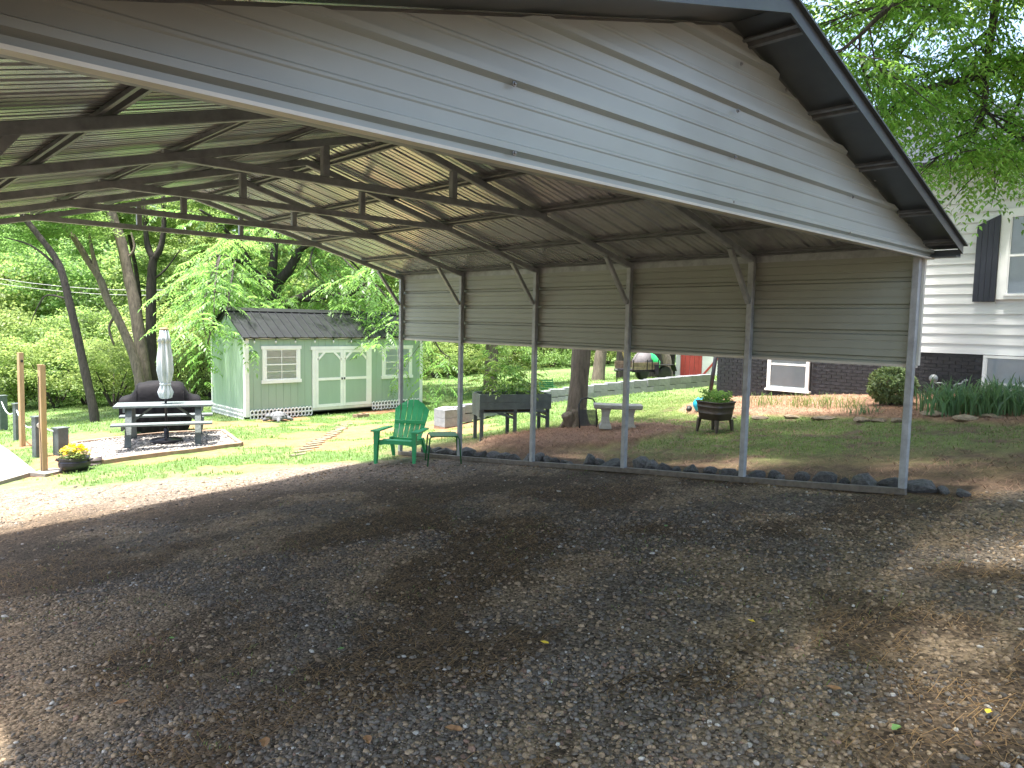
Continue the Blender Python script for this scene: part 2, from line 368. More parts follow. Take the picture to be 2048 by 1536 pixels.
def groundmat():
    m = bpy.data.materials.new('ground_cover'); m.use_nodes = True; n = m.node_tree.nodes; L = m.node_tree.links; b = n['Principled BSDF']
    b.inputs['Roughness'].default_value = .95; b.inputs['Specular IOR Level'].default_value = .2
    a = n.new('ShaderNodeAttribute'); a.attribute_name = 'albedo'; g = n.new('ShaderNodeAttribute'); g.attribute_name = 'gravel'
    ge = n.new('ShaderNodeNewGeometry')
    def noise(s, d=6, r=.6):
        q = n.new('ShaderNodeTexNoise'); q.inputs['Scale'].default_value = s; q.inputs['Detail'].default_value = d; q.inputs['Roughness'].default_value = r; L.new(ge.outputs['Position'], q.inputs[0]); return q.outputs[0]
    vo = n.new('ShaderNodeTexVoronoi'); vo.inputs['Scale'].default_value = 62; L.new(ge.outputs['Position'], vo.inputs['Vector'])
    sp = n.new('ShaderNodeSeparateColor'); L.new(vo.outputs['Color'], sp.inputs[0])
    peb = n.new('ShaderNodeMapRange'); peb.inputs[3].default_value = .35; peb.inputs[4].default_value = 1.75; L.new(sp.outputs[0], peb.inputs[0])
    gr = n.new('ShaderNodeMapRange'); gr.inputs[1].default_value = .25; gr.inputs[2].default_value = .75; gr.inputs[3].default_value = .45; gr.inputs[4].default_value = 1.55; L.new(noise(55), gr.inputs[0])
    mid = n.new('ShaderNodeMapRange'); mid.inputs[1].default_value = .3; mid.inputs[2].default_value = .7; mid.inputs[3].default_value = .7; mid.inputs[4].default_value = 1.3; L.new(noise(7), mid.inputs[0])
    mx = n.new('ShaderNodeMix'); L.new(g.outputs['Fac'], mx.inputs[0]); L.new(gr.outputs[0], mx.inputs[2]); L.new(peb.outputs[0], mx.inputs[3])
    mu = n.new('ShaderNodeMath'); mu.operation = 'MULTIPLY'; L.new(mx.outputs[0], mu.inputs[0]); L.new(mid.outputs[0], mu.inputs[1])
    vm = n.new('ShaderNodeVectorMath'); vm.operation = 'SCALE'; L.new(a.outputs['Color'], vm.inputs[0]); L.new(mu.outputs[0], vm.inputs['Scale'])
    L.new(vm.outputs[0], b.inputs['Base Color'])
    bp = n.new('ShaderNodeBump'); bp.inputs['Strength'].default_value = .6; bp.inputs['Distance'].default_value = .015
    hm = n.new('ShaderNodeMix'); L.new(g.outputs['Fac'], hm.inputs[0]); L.new(noise(60, 4), hm.inputs[2])
    inv = n.new('ShaderNodeMath'); inv.operation = 'SUBTRACT'; inv.inputs[0].default_value = 1; L.new(vo.outputs['Distance'], inv.inputs[1]); L.new(inv.outputs[0], hm.inputs[3])
    L.new(hm.outputs[0], bp.inputs['Height']); L.new(bp.outputs[0], b.inputs['Normal'])
    return m
MT['ground'] = groundmat()
col4 = np.concatenate([AL.reshape(-1,3), np.ones((nx*ny,1))], 1)
def sub_ground(name, k):
    f = F[zone == k]; u, inv = np.unique(f, return_inverse=True)
    o = npmesh(name, V[u], inv.reshape(f.shape), MT['ground'], smooth=True,
               attrs={'albedo': ('FLOAT_COLOR', col4[u]), 'gravel': ('FLOAT', (Gm.reshape(-1)[u]))})
    o['kind'] = 'structure'; return o
for nm, k in (('lawn', 0), ('gravel_driveway', 1), ('mulch_bed', 2), ('pine_straw_ring', 3)): sub_ground(nm, k)
def Hs(X, Y):
    """height of the built ground sheet"""
    X = np.asarray(X, float); Y = np.asarray(Y, float)
    i = np.clip(np.searchsorted(xs, X)-1, 0, nx-2); j = np.clip(np.searchsorted(ys, Y)-1, 0, ny-2)
    u = (X-xs[i])/(xs[i+1]-xs[i]); v = (Y-ys[j])/(ys[j+1]-ys[j])
    return (GZ[j,i]*(1-u)+GZ[j,i+1]*u)*(1-v)+(GZ[j+1,i]*(1-u)+GZ[j+1,i+1]*u)*v
def onG(px, py): p = G(px, py); p[2] = float(Hs(p[0], p[1])); return p
def gz(x, y): return (x, y, float(Hs(x, y)))

# ------------------------------------------------------------------ loose gravel stones (uncountable: stuff)
PHI = (1+5**.5)/2
ICO = np.array([(-1,PHI,0),(1,PHI,0),(-1,-PHI,0),(1,-PHI,0),(0,-1,PHI),(0,1,PHI),(0,-1,-PHI),(0,1,-PHI),(PHI,0,-1),(PHI,0,1),(-PHI,0,-1),(-PHI,0,1)])/1.902
ICOF = np.array([(0,11,5),(0,5,1),(0,1,7),(0,7,10),(0,10,11),(1,5,9),(5,11,4),(11,10,2),(10,7,6),(7,1,8),(3,9,4),(3,4,2),(3,2,6),(3,6,8),(3,8,9),(4,9,5),(2,4,11),(6,2,10),(8,6,7),(9,8,1)])
def stone_field(P, size, seed):
    r = np.random.default_rng(seed); n = len(P)
    a = r.uniform(0, 2*PI, n); ca, sa = np.cos(a), np.sin(a)
    B = ICO[None]*(1+r.normal(0, .16, (n,12,1)))
    B = B*np.stack([r.uniform(.7,1.25,n), r.uniform(.55,1,n), r.uniform(.35,.7,n)], -1)[:,None]
    X = B[...,0]*ca[:,None]-B[...,1]*sa[:,None]; Y = B[...,0]*sa[:,None]+B[...,1]*ca[:,None]
    t1 = r.normal(0, .25, n)[:,None]
    Vv = np.stack([X, Y, B[...,2]+X*t1], -1)*size[:,None,None]+P[:,None]
    Ff = ICOF[None]+(np.arange(n)*12)[:,None,None]
    return Vv.reshape(-1,3), Ff.reshape(-1,3)
def gravelmat():
    m = bpy.data.materials.new('loose_gravel'); m.use_nodes = True; n = m.node_tree.nodes; L = m.node_tree.links; b = n['Principled BSDF']
    a = n.new('ShaderNodeAttribute'); a.attribute_name = 'albedo'; b.inputs['Roughness'].default_value = .8; b.inputs['Specular IOR Level'].default_value = .3
    ge = n.new('ShaderNodeNewGeometry'); q = n.new('ShaderNodeTexNoise'); q.inputs['Scale'].default_value = 120; L.new(ge.outputs['Position'], q.inputs[0])
    mr = n.new('ShaderNodeMapRange'); mr.inputs[1].default_value = .3; mr.inputs[2].default_value = .7; mr.inputs[3].default_value = .7; mr.inputs[4].default_value = 1.3; L.new(q.outputs[0], mr.inputs[0])
    vm = n.new('ShaderNodeVectorMath'); vm.operation = 'SCALE'; L.new(a.outputs['Color'], vm.inputs[0]); L.new(mr.outputs[0], vm.inputs['Scale']); L.new(vm.outputs[0], b.inputs['Base Color'])
    return m
MT['gravel'] = gravelmat()
def polar(n, r0, r1, seed):
    r = np.random.default_rng(seed); a = CAM_YAW+r.uniform(-.75, .75, n); d = np.sqrt(r.uniform(r0*r0, r1*r1, n))
    return CAM_LOC[0]+d*np.sin(a), CAM_LOC[1]+d*np.cos(a), r
VV = []; FF = []; CC = []; vo = 0
for (n, r0, r1, s0, s1, sd_) in ((36000,1.6,3.6,.0055,.014,1),(36000,3.4,6.5,.006,.015,2),(20000,6,11,.009,.019,3),(6000,10.5,15,.012,.024,4)):
    X, Y, r = polar(n, r0, r1, sd_)
    g, bed, tm = zones(X, Y)
    dirt = sstep(.40, .54, fbm(X, Y, 1.1, 77)+.18*(fbm(X,Y,4.5,5)-.5))
    keep = (g > .5) & (r.uniform(0, 1, n) > dirt*.74)
    X, Y = X[keep], Y[keep]; n = len(X)
    if not n: continue
    size = s0*.8+(s1*1.45-s0)*r.uniform(0, 1, n)**3.2
    P = np.stack([X, Y, Hs(X, Y)+size*.12], -1)
    v, f = stone_field(P, size, 90+sd_)
    tan = sstep(.42, .62, fbm(X, Y, 1.7, 31)+.10*(fbm(X, Y, .55, 21)-.5)); k = r.uniform(0, 1, n)
    base = np.where((k < .25+.5*tan)[:,None], np.array([.265,.195,.125]), np.array([.148,.127,.104]))
    base = np.where((k > .965)[:,None], np.array([.38,.355,.315]), base)
    base = np.where(((k > .92) & (k < .95))[:,None], np.array([.22,.14,.10]), base)
    base = base*r.uniform(.55, 1.35, n)[:,None]
    VV.append(v); FF.append(f+vo); vo += len(v); CC.append(np.repeat(np.concatenate([base, np.ones((n,1))], 1), 12, 0))
o = npmesh('loose_gravel', np.concatenate(VV), np.concatenate(FF), MT['gravel'], attrs={'albedo': ('FLOAT_COLOR', np.concatenate(CC))})
o['kind'] = 'stuff'; tag(o, 'loose grey and tan gravel stones strewn over the driveway', 'gravel')

# ------------------------------------------------------------------ grass blades and straw (stuff)
def blades(P, h, lean, width, seed, flat=False):
    r = np.random.default_rng(seed); n = len(P); a = r.uniform(0, 2*PI, n); d = np.stack([np.cos(a), np.sin(a), np.zeros(n)], -1)
    s = np.stack([-np.sin(a), np.cos(a), np.zeros(n)], -1)
    up = np.array([0,0,1.0])
    hh = h[:,None]; ww = (width if hasattr(width,'__len__') else np.full(n, width))[:,None]/2; ll = lean[:,None]
    p0 = P-s*ww; p1 = P+s*ww
    m = P+up*hh*.6*(1-.35*ll)+d*hh*.45*ll; m0 = m-s*ww*.8; m1 = m+s*ww*.8
    t = P+up*hh*(1-.6*ll)+d*hh*1.05*ll
    Vv = np.stack([p0, p1, m1, m0, t], 1).reshape(-1,3); o = np.arange(n)*5
    return Vv, np.concatenate([np.stack([o,o+1,o+2],-1), np.stack([o,o+2,o+3],-1), np.stack([o+3,o+2,o+4],-1)])
def grass_field(name, n, region, seed, hfun, accept, m, label, cat, lean=(.2,.9), width=.006):
    r = np.random.default_rng(seed)
    X, Y = region(r, n); k = accept(X, Y, r); X, Y = X[k], Y[k]; n = len(X)
    P = np.stack([X, Y, Hs(X, Y)-.004], -1)
    h = hfun(X, Y, r); v, f = blades(P, h, r.uniform(*lean, n), width, seed)
    o = npmesh(name, v, f, m); o['kind'] = 'stuff'; tag(o, label, cat); return o
def acc_lawn(X, Y, r):
    g, bed, tm = zones(X, Y); a, *_ = albedo(X, Y)
    green = a[:,1]/(a[:,0]+1e-6)
    ok = (g < .35) & (bed < .4) & (tm < .4) & (green > 1.02)
    for x0,x1,y0,y1 in ((.7,6.4,15.4,18.1),(8.0,14,-8,6.8),(-4.6,-9,9,17.5),(-3.35,-.75,11.2,13.9)): ok &= ~((X>min(x0,x1))&(X<max(x0,x1))&(Y>y0)&(Y<y1))
    return ok & (r.uniform(0,1,len(X)) < sstep(.95, 1.45, green)+.15)
def reg_near(r, n): return r.uniform(-6, 9, n), r.uniform(7, 15.4, n)
def reg_yard(r, n): return r.uniform(.05, 8, n), r.uniform(-2.5, 8, n)
def reg_far(r, n): return r.uniform(-6, 18, n), r.uniform(8, 32, n)
grass_field('yard_grass', 120000, reg_yard, 15, lambda X,Y,r: r.uniform(.02,.055,len(X)), acc_lawn, MT['grass'], 'thin shaded grass between the carport and the house', 'grass', width=.007)
grass_field('lawn_grass', 90000, reg_near, 5, lambda X,Y,r: r.uniform(.025,.065,len(X)), acc_lawn, MT['grass'], 'short green grass of the lawn beside and beyond the carport', 'grass', width=.009)
grass_field('far_lawn_grass', 40000, reg_far, 6, lambda X,Y,r: r.uniform(.05,.10,len(X)), acc_lawn, MT['grass'], 'sunlit green grass of the lawn round the sheds', 'grass', width=.02)
def acc_gr(X, Y, r):
    g, *_ = zones(X, Y); return (g > .4) & (fbm(X, Y, 1.1, 77)+.35*(fbm(X,Y,4,5)-.5) > .47)
grass_field('dry_straw', 30000, lambda r, n: polar(n, 1.6, 8, 77)[:2], 8, lambda X,Y,r: r.uniform(.04,.12,len(X)), acc_gr, MT['straw'], 'dry straw and pine needles lying in the gravel', 'straw', lean=(1.2,1.6), width=.0035)
def acc_weed(X, Y, r):
    g, *_ = zones(X, Y); return (g > .2) & (fbm(X, Y, 2.3, 177) > .66)
grass_field('driveway_weeds', 9000, lambda r, n: polar(n, 1.8, 9, 78)[:2], 9, lambda X,Y,r: r.uniform(.02,.06,len(X)), acc_weed, MT['grass'], 'thin green weeds sprouting through the gravel', 'weeds', lean=(.3,1.2), width=.005)
def acc_mulch(X, Y, r):
    g, bed, tm = zones(X, Y); return ((np.maximum(bed, tm*(X > .1)) > .5) | ((r.uniform(0,1,len(X)) < .38) & (X < 4.6) & (fbm(X,Y,2.5,19) > .42))) & (X < 8.1)
MT['needle'] = leafmat('pine_straw', (.24,.145,.095), (.2,.1,.05), .1, .7, .4, 2)
grass_field('pine_straw', 40000, lambda r, n: (r.uniform(.5, 8.1, n), r.uniform(-1, 7.5, n)), 10, lambda X,Y,r: r.uniform(.06,.13,len(X)), acc_mulch, MT['needle'], 'reddish pine straw mulch under the tree and along the house', 'mulch', lean=(1.2,1.6), width=.006)
# ================================================================== CARPORT
W = 3.27; SP = 1.524; NF = 6; SL = .263; ZR = SL*W          # half width, bay, slope, ridge rise (eave centreline at z=0)
CO = (-W, 3.81, float(H(-W, 3.81)))
carport = thing('carport', 'open steel carport with grey frame, pale gable panel and ribbed side panel', 'carport', CO)
def cp(mb, name, m, parent=None, smooth=False): return mb.build(name, m, parent or carport, smooth, off=CO)
TW = .060; Y0 = -.285; SKEW = .027
def rz_(X): return SL*min(X+2*W, -X) if True else 0         # rafter centreline height at X
for side in (0, -2*W-.09):
    for n in range(NF):
        Y = n*SP; zb = float(Hs(side, Y))+.06
        cp(MB().bar((side, Y, zb), (side, Y, -.02), TW, TW, up=(0,1,0), bev=.006), 'post', MT['frame'])
        if n > 0:
            sg = 1 if side == 0 else -1
            z1 = -.43
            lo = (side-sg*.045, Y, z1); hi = (side-sg*.44, Y, .44*SL-.035)
            cp(MB().bar(lo, hi, .045, .05, up=(0,1,0), bev=.005), 'knee_brace', MT['frame'])
    pts = [(side, y, float(Hs(side, y))+.03) for y in np.linspace(-.03, 7.65, 9)]
    r = MB()
    for a, b in zip(pts[:-1], pts[1:]): r.bar(a, b, .058, .058, bev=.004)
    cp(r, 'base_rail', MT['rail_wood'])
for n in range(NF):
    Y = n*SP
    for sg in (1, -1):
        ex = 0 if sg == 1 else -2*W
        cp(MB().bar((ex-sg*.0+sg*.02, Y, -.005), (-W-sg*.0, Y, ZR), TW, TW, up=(0,1,0), bev=.006), 'rafter', MT['frame'])
        b = .64; zc = .40; x = -W+sg*b
        cp(MB().bar((x, Y, zc+.03), (x, Y, SL*(W-b)-.03), .057, .057, up=(0,1,0), bev=.005), 'strut', MT['frame'])
    zc = .40
    cp(MB().bar((-W-1.84, Y+.002, zc), (-W+1.84, Y+.002, zc), .058, .058, up=(0,1,0), bev=.005), 'truss_chord', MT['frame'])
# hat channel purlins
HAT = [(-.045,0),(-.022,0),(-.02,.028),(.02,.028),(.022,0),(.045,0),(.045,.003),(.0245,.003),(.0215,.031),(-.0215,.031),(-.0245,.003),(-.045,.003)]
for sg in (1, -1):
    nrm = Vector((sg*SL, 0, 1)).normalized(); tan = Vector((1, 0, -sg*SL)).normalized()
    for d in (.06, .70, 1.54, 2.30, 3.12):
        X = -d if sg == 1 else -2*W+d
        base = Vector((X, 0, d*SL))+nrm*.031
        vs = []
        for Y in (Y0+.005-SKEW*(-X)+.0 if sg == 1 else .03, 7.70):
            for a, b in HAT: p = base+tan*a+nrm*b; vs.append((p.x, Y, p.z))
        k = len(HAT); m_ = MB(); m_.add(vs, [(i,(i+1)%k,k+(i+1)%k,k+i) for i in range(k)]+[tuple(range(k))[::-1], tuple(range(k,2*k))])
        cp(m_, 'purlin', MT['purlin'])
# ribbed roof panels
def ag_profile(t0, t1, pitch=.2286, h=.019, minor=True):
    """(t, height) polyline of ribbed sheet between t0 and t1, ribs at multiples of pitch"""
    pts = [(t0, 0.)]
    k = math.ceil((t0-.03)/pitch)
    while k*pitch < t1:
        c = k*pitch
        for dt, hh in ((-.024,0),(-.012,h),(.012,h),(.024,0)):
            if t0 < c+dt < t1: pts.append((c+dt, hh))
        if minor:
            for q in (1/3, 2/3):
                for dt, hh in ((-.011,0),(-.005,.0045),(.005,.0045),(.011,0)):
                    tt = c+q*pitch+dt
                    if t0 < tt < t1: pts.append((tt, hh))
        k += 1
    pts.append((t1, 0.)); return pts

for sg in (1, -1):
    nrm = Vector((sg*SL, 0, 1)).normalized()
    y = Y0
    while y < 7.75:
        y1 = min(y+.9144, 7.78); pr = ag_profile(y, y1); m_ = MB()
        e0 = (.13, -.13*SL) ; e1 = (-W-.019, ZR+.019*SL)
        vs = []
        for (X, Z) in (e0, e1):
            sk = SKEW*(.17-(X if sg == 1 else -2*W-X))
            Xs = X if sg == 1 else -2*W-X
            for t, hh in pr:
                p = Vector((Xs, t-(sk*t/Y0 if t < 0 else 0), Z))+nrm*(.0635+hh); vs.append(p)
        k = len(pr); m_.add(vs, [(i, i+1, k+i+1, k+i) if sg == 1 else (i, k+i, k+i+1, i+1) for i in range(k-1)])
        cp(m_, 'roof_panel', MT['roof_under']); y = y1
m_ = MB()
for sg in (1, -1):
    m_.bar((-W+sg*.11, Y0, ZR-.11*SL+.095), (-W+sg*.11, 7.8, ZR-.11*SL+.095), .22, .004, up=(sg*SL,0,1))
cp(m_, 'ridge_cap', MT['trim_dark'])
# side wall panels
for sx, out in ((0, 1), (-2*W, -1)):
    pr = ag_profile(-.975, .012, .2286*1.02, .030); m_ = MB(); vs = []
    for Y in (-.035, 7.655):
        for t, hh in pr: vs.append((sx+out*(.036+hh), Y, t))
    k = len(pr); m_.add(vs, [(i, i+1, k+i+1, k+i) for i in range(k-1)])
    cp(m_, 'wall_panel', MT['panel'])
    cp(MB().bbox((sx+out*.034, -.036, -.995), (sx+out*.062, 7.656, -.972)), 'wall_panel_trim', MT['trim_pale'])
    cp(MB().bbox((sx+out*.034, -.05, -.975), (sx+out*.075, -.028, .0)), 'corner_trim', MT['trim_pale'])
    cp(MB().bbox((sx+out*.0305, -.04, -.03), (sx+out*.0355, 7.66, .075)), 'eave_girt', MT['frame'])
# front gable: horizontal ribbed sheet clipped under the roof
GYP = -.06
pr = ag_profile(-.052, ZR+.02, .262, h=.030)
def gx(z):
    xr = min(.115, -(z-.045)/SL); return max(xr, -W+.0005)
fine = []
for (a, ha), (b, hb) in zip(pr[:-1], pr[1:]):
    q = max(1, int((b-a)/.03))
    for i in range(q): fine.append((a+(b-a)*i/q, ha+(hb-ha)*i/q))
fine.append(pr[-1]); vs = []
for z, hh in fine:
    x = gx(z); vs += [(-2*W-x, GYP-hh, z), (x, GYP-hh, z)]
m_ = MB().add(vs, [(2*i, 2*i+1, 2*i+3, 2*i+2) for i in range(len(fine)-1)])
gable = cp(m_, 'gable_panel', MT['gable'])
cp(MB().bbox((-2*W-.12, GYP-.034, -.066), (.12, GYP+.012, -.054)), 'gable_bottom_trim', MT['trim_pale'])
cp(MB().bar((-2*W, -.0, -.065+.03), (0, .0, -.065+.03), .04, .04, bev=.004), 'header_bar', MT['frame'])
scr = MB().lathe([(.011,0),(.011,.004),(.006,.005),(.006,.011),(.003,.012)], 8); so = None
Rx = Matrix.Rotation(PI/2, 4, 'X')
def gscrew(px, py):
    global so
    p = atY(px, py, GYP-.022)
    loc = (p[0]-CO[0], p[1]-CO[1], p[2]-CO[2])
    if so is None: so = scr.build('screw', MT['screw'], gable); so.location = loc; so.rotation_euler = (PI/2,0,0)
    else: link_copy(so, gable, loc)
for q in [(1028,168),(1028,306),(1482,128),(1475,222),(1470,315),(1465,404),(1705,394),(1698,465),(1441,38),(1540,96),(1572,180),(1620,197),(1651,243),(1720,318),(1749,360),(1797,423),(1817,450)]: gscrew(*q)
# rake fascia and eave trim
for sg in (1, -1):
    ex = lambda d: -d if sg == 1 else -2*W+d
    up = (sg*SL, 0, 1); n_ = Vector(up).normalized()
    a = Vector((ex(-.17), Y0-.008-SKEW*(.17-ex(-.17)), -.17*SL)); b = Vector((-W, Y0-.008-SKEW*(.17+W), ZR))
    f = MB(); zlo, zhi = .020, .104
    vs = [a+Vector((0,0,zlo)), b+Vector((0,0,zlo)), b+Vector((0,0,zhi)), a+Vector((0,0,zhi))]
    vs += [v+Vector((0,.012,0)) for v in vs]
    f.add(vs, [(0,1,2,3),(7,6,5,4),(0,4,5,1),(1,5,6,2),(2,6,7,3),(3,7,4,0)]); cp(f, 'rake_fascia', MT['trim_dark'])
    f = MB(); a2 = a+Vector((sg*.035, -.012, .100-.035*SL)); b2 = b+Vector((0, -.012, .100))
    f.bar(a2+Vector((0,.05,0)), b2+Vector((0,.05,0)), .125, .012, up=up); cp(f, 'rake_cap', MT['trim_dark'])
    sf_ = MB(); q0 = Vector((ex(-.15), 0, -.15*SL)); q1 = Vector((-W-sg*.012, 0, ZR))
    ys_ = lambda X: Y0+.006-SKEW*(.17-X)
    sf_.add([(q.x+n_.x*.0625, yy, q.z+n_.z*.0625) for q, yy in ((q0, ys_(q0.x)), (q1, ys_(q1.x)), (q1, GYP-.002), (q0, GYP-.002))], [(0,1,2,3)]); cp(sf_, 'overhang_soffit', MT['trim_dark'])
    e = MB(); X0, X1 = sorted((ex(-.04), ex(-.168)))
    cp(MB().bbox((X0, Y0+.006, -.055), (X1, 7.79, -.045)), 'eave_soffit', MT['trim_dark'])
    X0, X1 = sorted((ex(-.160), ex(-.168)))
    cp(MB().bbox((X0, Y0+.007, -.0445), (X1, 7.79, .012)), 'eave_fascia', MT['trim_dark'])
# ================================================================== HOUSE (wall parallel to the carport)
XH = 8.2; HY0, HY1 = -7.5, float(atX(1434, 740, XH)[1])
ZS = float(atX(1840, 704, XH)[2])                            # bottom of siding
HO = (XH+3.5, (HY0+HY1)/2, -2.3)
house = thing('house', 'white clapboard house on a black painted brick basement wall', 'house', HO)
def hp(mb, name, m, parent=None, smooth=False): return mb.build(name, m, parent or house, smooth, off=HO)
def hloc(X, Y, Z): return (X-HO[0], Y-HO[1], Z-HO[2])
ZT = 2.3
hp(MB().bbox((XH+.012, HY0, -3.2), (XH+7, HY1-.01, ZS+.02)), 'basement_wall', MT['glint_mortar'])
hp(MB().bbox((XH+.02, HY0, ZS+.021), (XH+7, HY1-.011, ZT)), 'wall', MT['white_board'])
def wy(px, py): p = atX(px, py, XH); return float(p[1]), float(p[2])
# windows on the wall plane: (Ylo, Yhi, Zlo, Zhi)
ya, zb = wy(1536, 778); yb, zb2 = wy(1619, 784); bw1 = (yb, ya, (zb+zb2)/2+.02, ZS-.05)
yc, _ = wy(1967, 740); bw2 = (yc-.95, yc, ZS-.62, ZS-.012)
# bricks
CH, BL, JT = .0677, .203, .010
holes = [(b[0]-.0, b[1]+.0, b[2]-.0, b[3]+.0) for b in (bw1, bw2)]
bmesh_ = MB().box((0,0,0), (.03, BL-JT+.002, CH-JT+.002)).build('brick', MT['black_brick'], house); half = MB().box((0,0,0), (.03, BL/2-JT, CH-JT+.002)).build('brick', MT['black_brick'], house)
slots = []; row = 0; z = ZS-CH/2-.002
while z > -2.55:
    y = HY1-(.0 if row % 2 == 0 else -0.0); first = True; y = HY1
    while y > HY0+.3:
        L_ = BL/2 if (row % 2 and first) else BL; first = False
        yc_ = y-L_/2; y -= L_
        if z < float(Hs(XH-.05, yc_))-.09: continue
        if any(h0-.06 < yc_ < h1+.06 and h2-.02 < z < h3+.03 for h0, h1, h2, h3 in holes): continue
        slots.append((yc_, z, L_ < BL-.01))
    row += 1; z -= CH
vis = [s for s in slots if s[0] > -.35]; vis.sort(key=lambda s: s[0])
ind = [s for s in vis if not s[2]][:290]; rest = [s for s in slots if s not in set(ind)]
rb = random.Random(3)
first = True
for (y, z, hf) in ind:
    loc = hloc(XH+.0115+rb.uniform(-.0015,.0015), y, z)
    if first: bmesh_.location = loc; first = False
    else: link_copy(bmesh_, house, loc)
bpy.data.objects.remove(half)
m_ = MB()
for (y, z, hf) in rest: m_.box((XH+.0115+rb.uniform(-.0015,.0015), y, z), (.03, (BL/2 if hf else BL)-JT, CH-JT+.002))
o = hp(m_, 'brick', MT['black_brick']); o['kind'] = 'stuff'
# siding boards, each proud at its lower edge
EXPO = .180; zz = ZS
uwY1, uwZ0 = wy(2008, 592); uwZ1 = wy(2010, 432)[1]; uw = (uwY1-.92, uwY1, uwZ0, uwZ1)
while zz < ZT:
    y = HY1+.01; segs = [(HY0, HY1+.01)]
    if zz+EXPO > uw[2]-.02 and zz < uw[3]+.05: segs = [(HY0, uw[0]-.12), (uw[1]+.12, HY1+.01)]
    for (s0, s1) in segs:
        poly = [(XH+.021, zz), (XH-.016, zz), (XH-.014, zz+.004), (XH+.003, zz+EXPO-.002), (XH+.021, zz+EXPO-.002)]
        m_ = MB(); k = len(poly); vs = [(a, s0, b) for a, b in poly]+[(a, s1, b) for a, b in poly]
        m_.add(vs, [tuple(range(k)), tuple(range(k,2*k))[::-1]]+[(i,k+i,k+(i+1)%k,(i+1)%k) for i in range(k)])
        hp(m_, 'siding_board', MT['white_board'])
    zz += EXPO
hp(MB().bbox((XH-.024, HY1+.0105, ZS-.01), (XH+.12, HY1+.03, ZT)), 'corner_board', MT['white'])
def window(b, fw, name, par, m=MT['white'], split=.5, x0=XH-.02, muntins=False, sill=True):
    y0, y1, z0, z1 = b; w_ = MB()
    w_.bbox((x0, y0, z0), (x0+.05, y0+fw, z1)); w_.bbox((x0, y1-fw, z0), (x0+.05, y1, z1))
    w_.bbox((x0+.001, y0+fw, z1-fw), (x0+.05, y1-fw, z1)); w_.bbox((x0-.008, y0+fw, z0), (x0+.05, y1-fw, z0+fw))
    wo = hp(w_, name, m)
    zm = z0+(z1-z0)*split
    s_ = MB(); s_.bbox((x0+.008, y0+fw, zm-.018), (x0+.03, y1-fw, zm+.018))
    sw = .022
    for (a, c) in ((z0+fw, zm-.018), (zm+.018, z1-fw)):
        s_.bbox((x0+.010, y0+fw, a), (x0+.028, y0+fw+sw, c)); s_.bbox((x0+.010, y1-fw-sw, a), (x0+.028, y1-fw, c))
    if muntins: s_.bbox((x0+.012, (y0+y1)/2-.008, z0+fw), (x0+.024, (y0+y1)/2+.008, z1-fw))
    hp(s_, 'sash', m, None).parent = wo
    g_ = MB().add([(x0+.026,y0+fw*.8,z0+fw*.8),(x0+.026,y0+fw*.8,z1-fw*.8),(x0+.026,y1-fw*.8,z1-fw*.8),(x0+.026,y1-fw*.8,z0+fw*.8)],[(0,1,2,3)]); hp(g_, 'pane', MT['pane'], wo)
    bl = MB(); zq = z0+fw+.01
    while zq < z1-fw: bl.box((x0+.036, (y0+y1)/2, zq), (.020, y1-y0-2*fw-.01, .002), Matrix.Rotation(1.25, 3, 'Y')); zq += .021
    hp(bl, 'blind', MT['blind'], wo)
    bk = MB().bbox((x0+.046, y0+fw*.5, z0+fw*.5), (x0+.049, y1-fw*.5, z1-fw*.5)); hp(bk, 'backing', MT['blind'], wo)
    return wo
pm = bpy.data.materials.new('window_pane'); pm.use_nodes = True; n_ = pm.node_tree.nodes; L_ = pm.node_tree.links
tr = n_.new('ShaderNodeBsdfTransparent'); gl = n_.new('ShaderNodeBsdfGlossy'); gl.inputs['Roughness'].default_value = .03; gl.inputs[0].default_value = (.9,.95,1,1)
fr = n_.new('ShaderNodeFresnel'); fr.inputs[0].default_value = 1.55; tr.inputs[0].default_value = (.95,.97,.96,1)
mx = n_.new('ShaderNodeMixShader'); L_.new(fr.outputs[0], mx.inputs[0]); L_.new(tr.outputs[0], mx.inputs[1]); L_.new(gl.outputs[0], mx.inputs[2]); L_.new(mx.outputs[0], n_['Material Output'].inputs[0]); MT['pane'] = pm
# recess boxes behind the windows are cut by standing the windows proud of the wall
w1 = window(bw1, .05, 'basement_window', None, x0=XH-.085, split=.62)
hp(MB().bbox((XH-.105, bw1[0]-.03, bw1[2]-.04), (XH+.0, bw1[1]+.03, bw1[2]-.0005)), 'sill', MT['white'], w1)
hp(MB().bbox((XH-.0935, bw1[1]-.12, bw1[3]-.17), (XH-.0925+.0, bw1[1]-.07, bw1[3]-.14)), 'sticker', MT['blue'], w1)
w2 = window(bw2, .045, 'basement_window', None, x0=XH-.085, split=.18)
w3 = window(uw, .035, 'window', None, x0=XH-.075, split=.5, muntins=True)
t_ = MB(); T_ = .115
t_.bbox((XH-.04, uw[1]+.002, uw[2]-.06), (XH+.02, uw[1]+T_, uw[3]+T_)); t_.bbox((XH-.04, uw[0]-T_, uw[2]-.06), (XH+.02, uw[0]-.002, uw[3]+T_))
t_.bbox((XH-.039, uw[0]-.001, uw[3]+.002), (XH+.02, uw[1]+.001, uw[3]+T_)); t_.bbox((XH-.06, uw[0]-.001, uw[2]-.06), (XH+.02, uw[1]+.001, uw[2]-.002))
hp(t_, 'casing', MT['white'], w3)
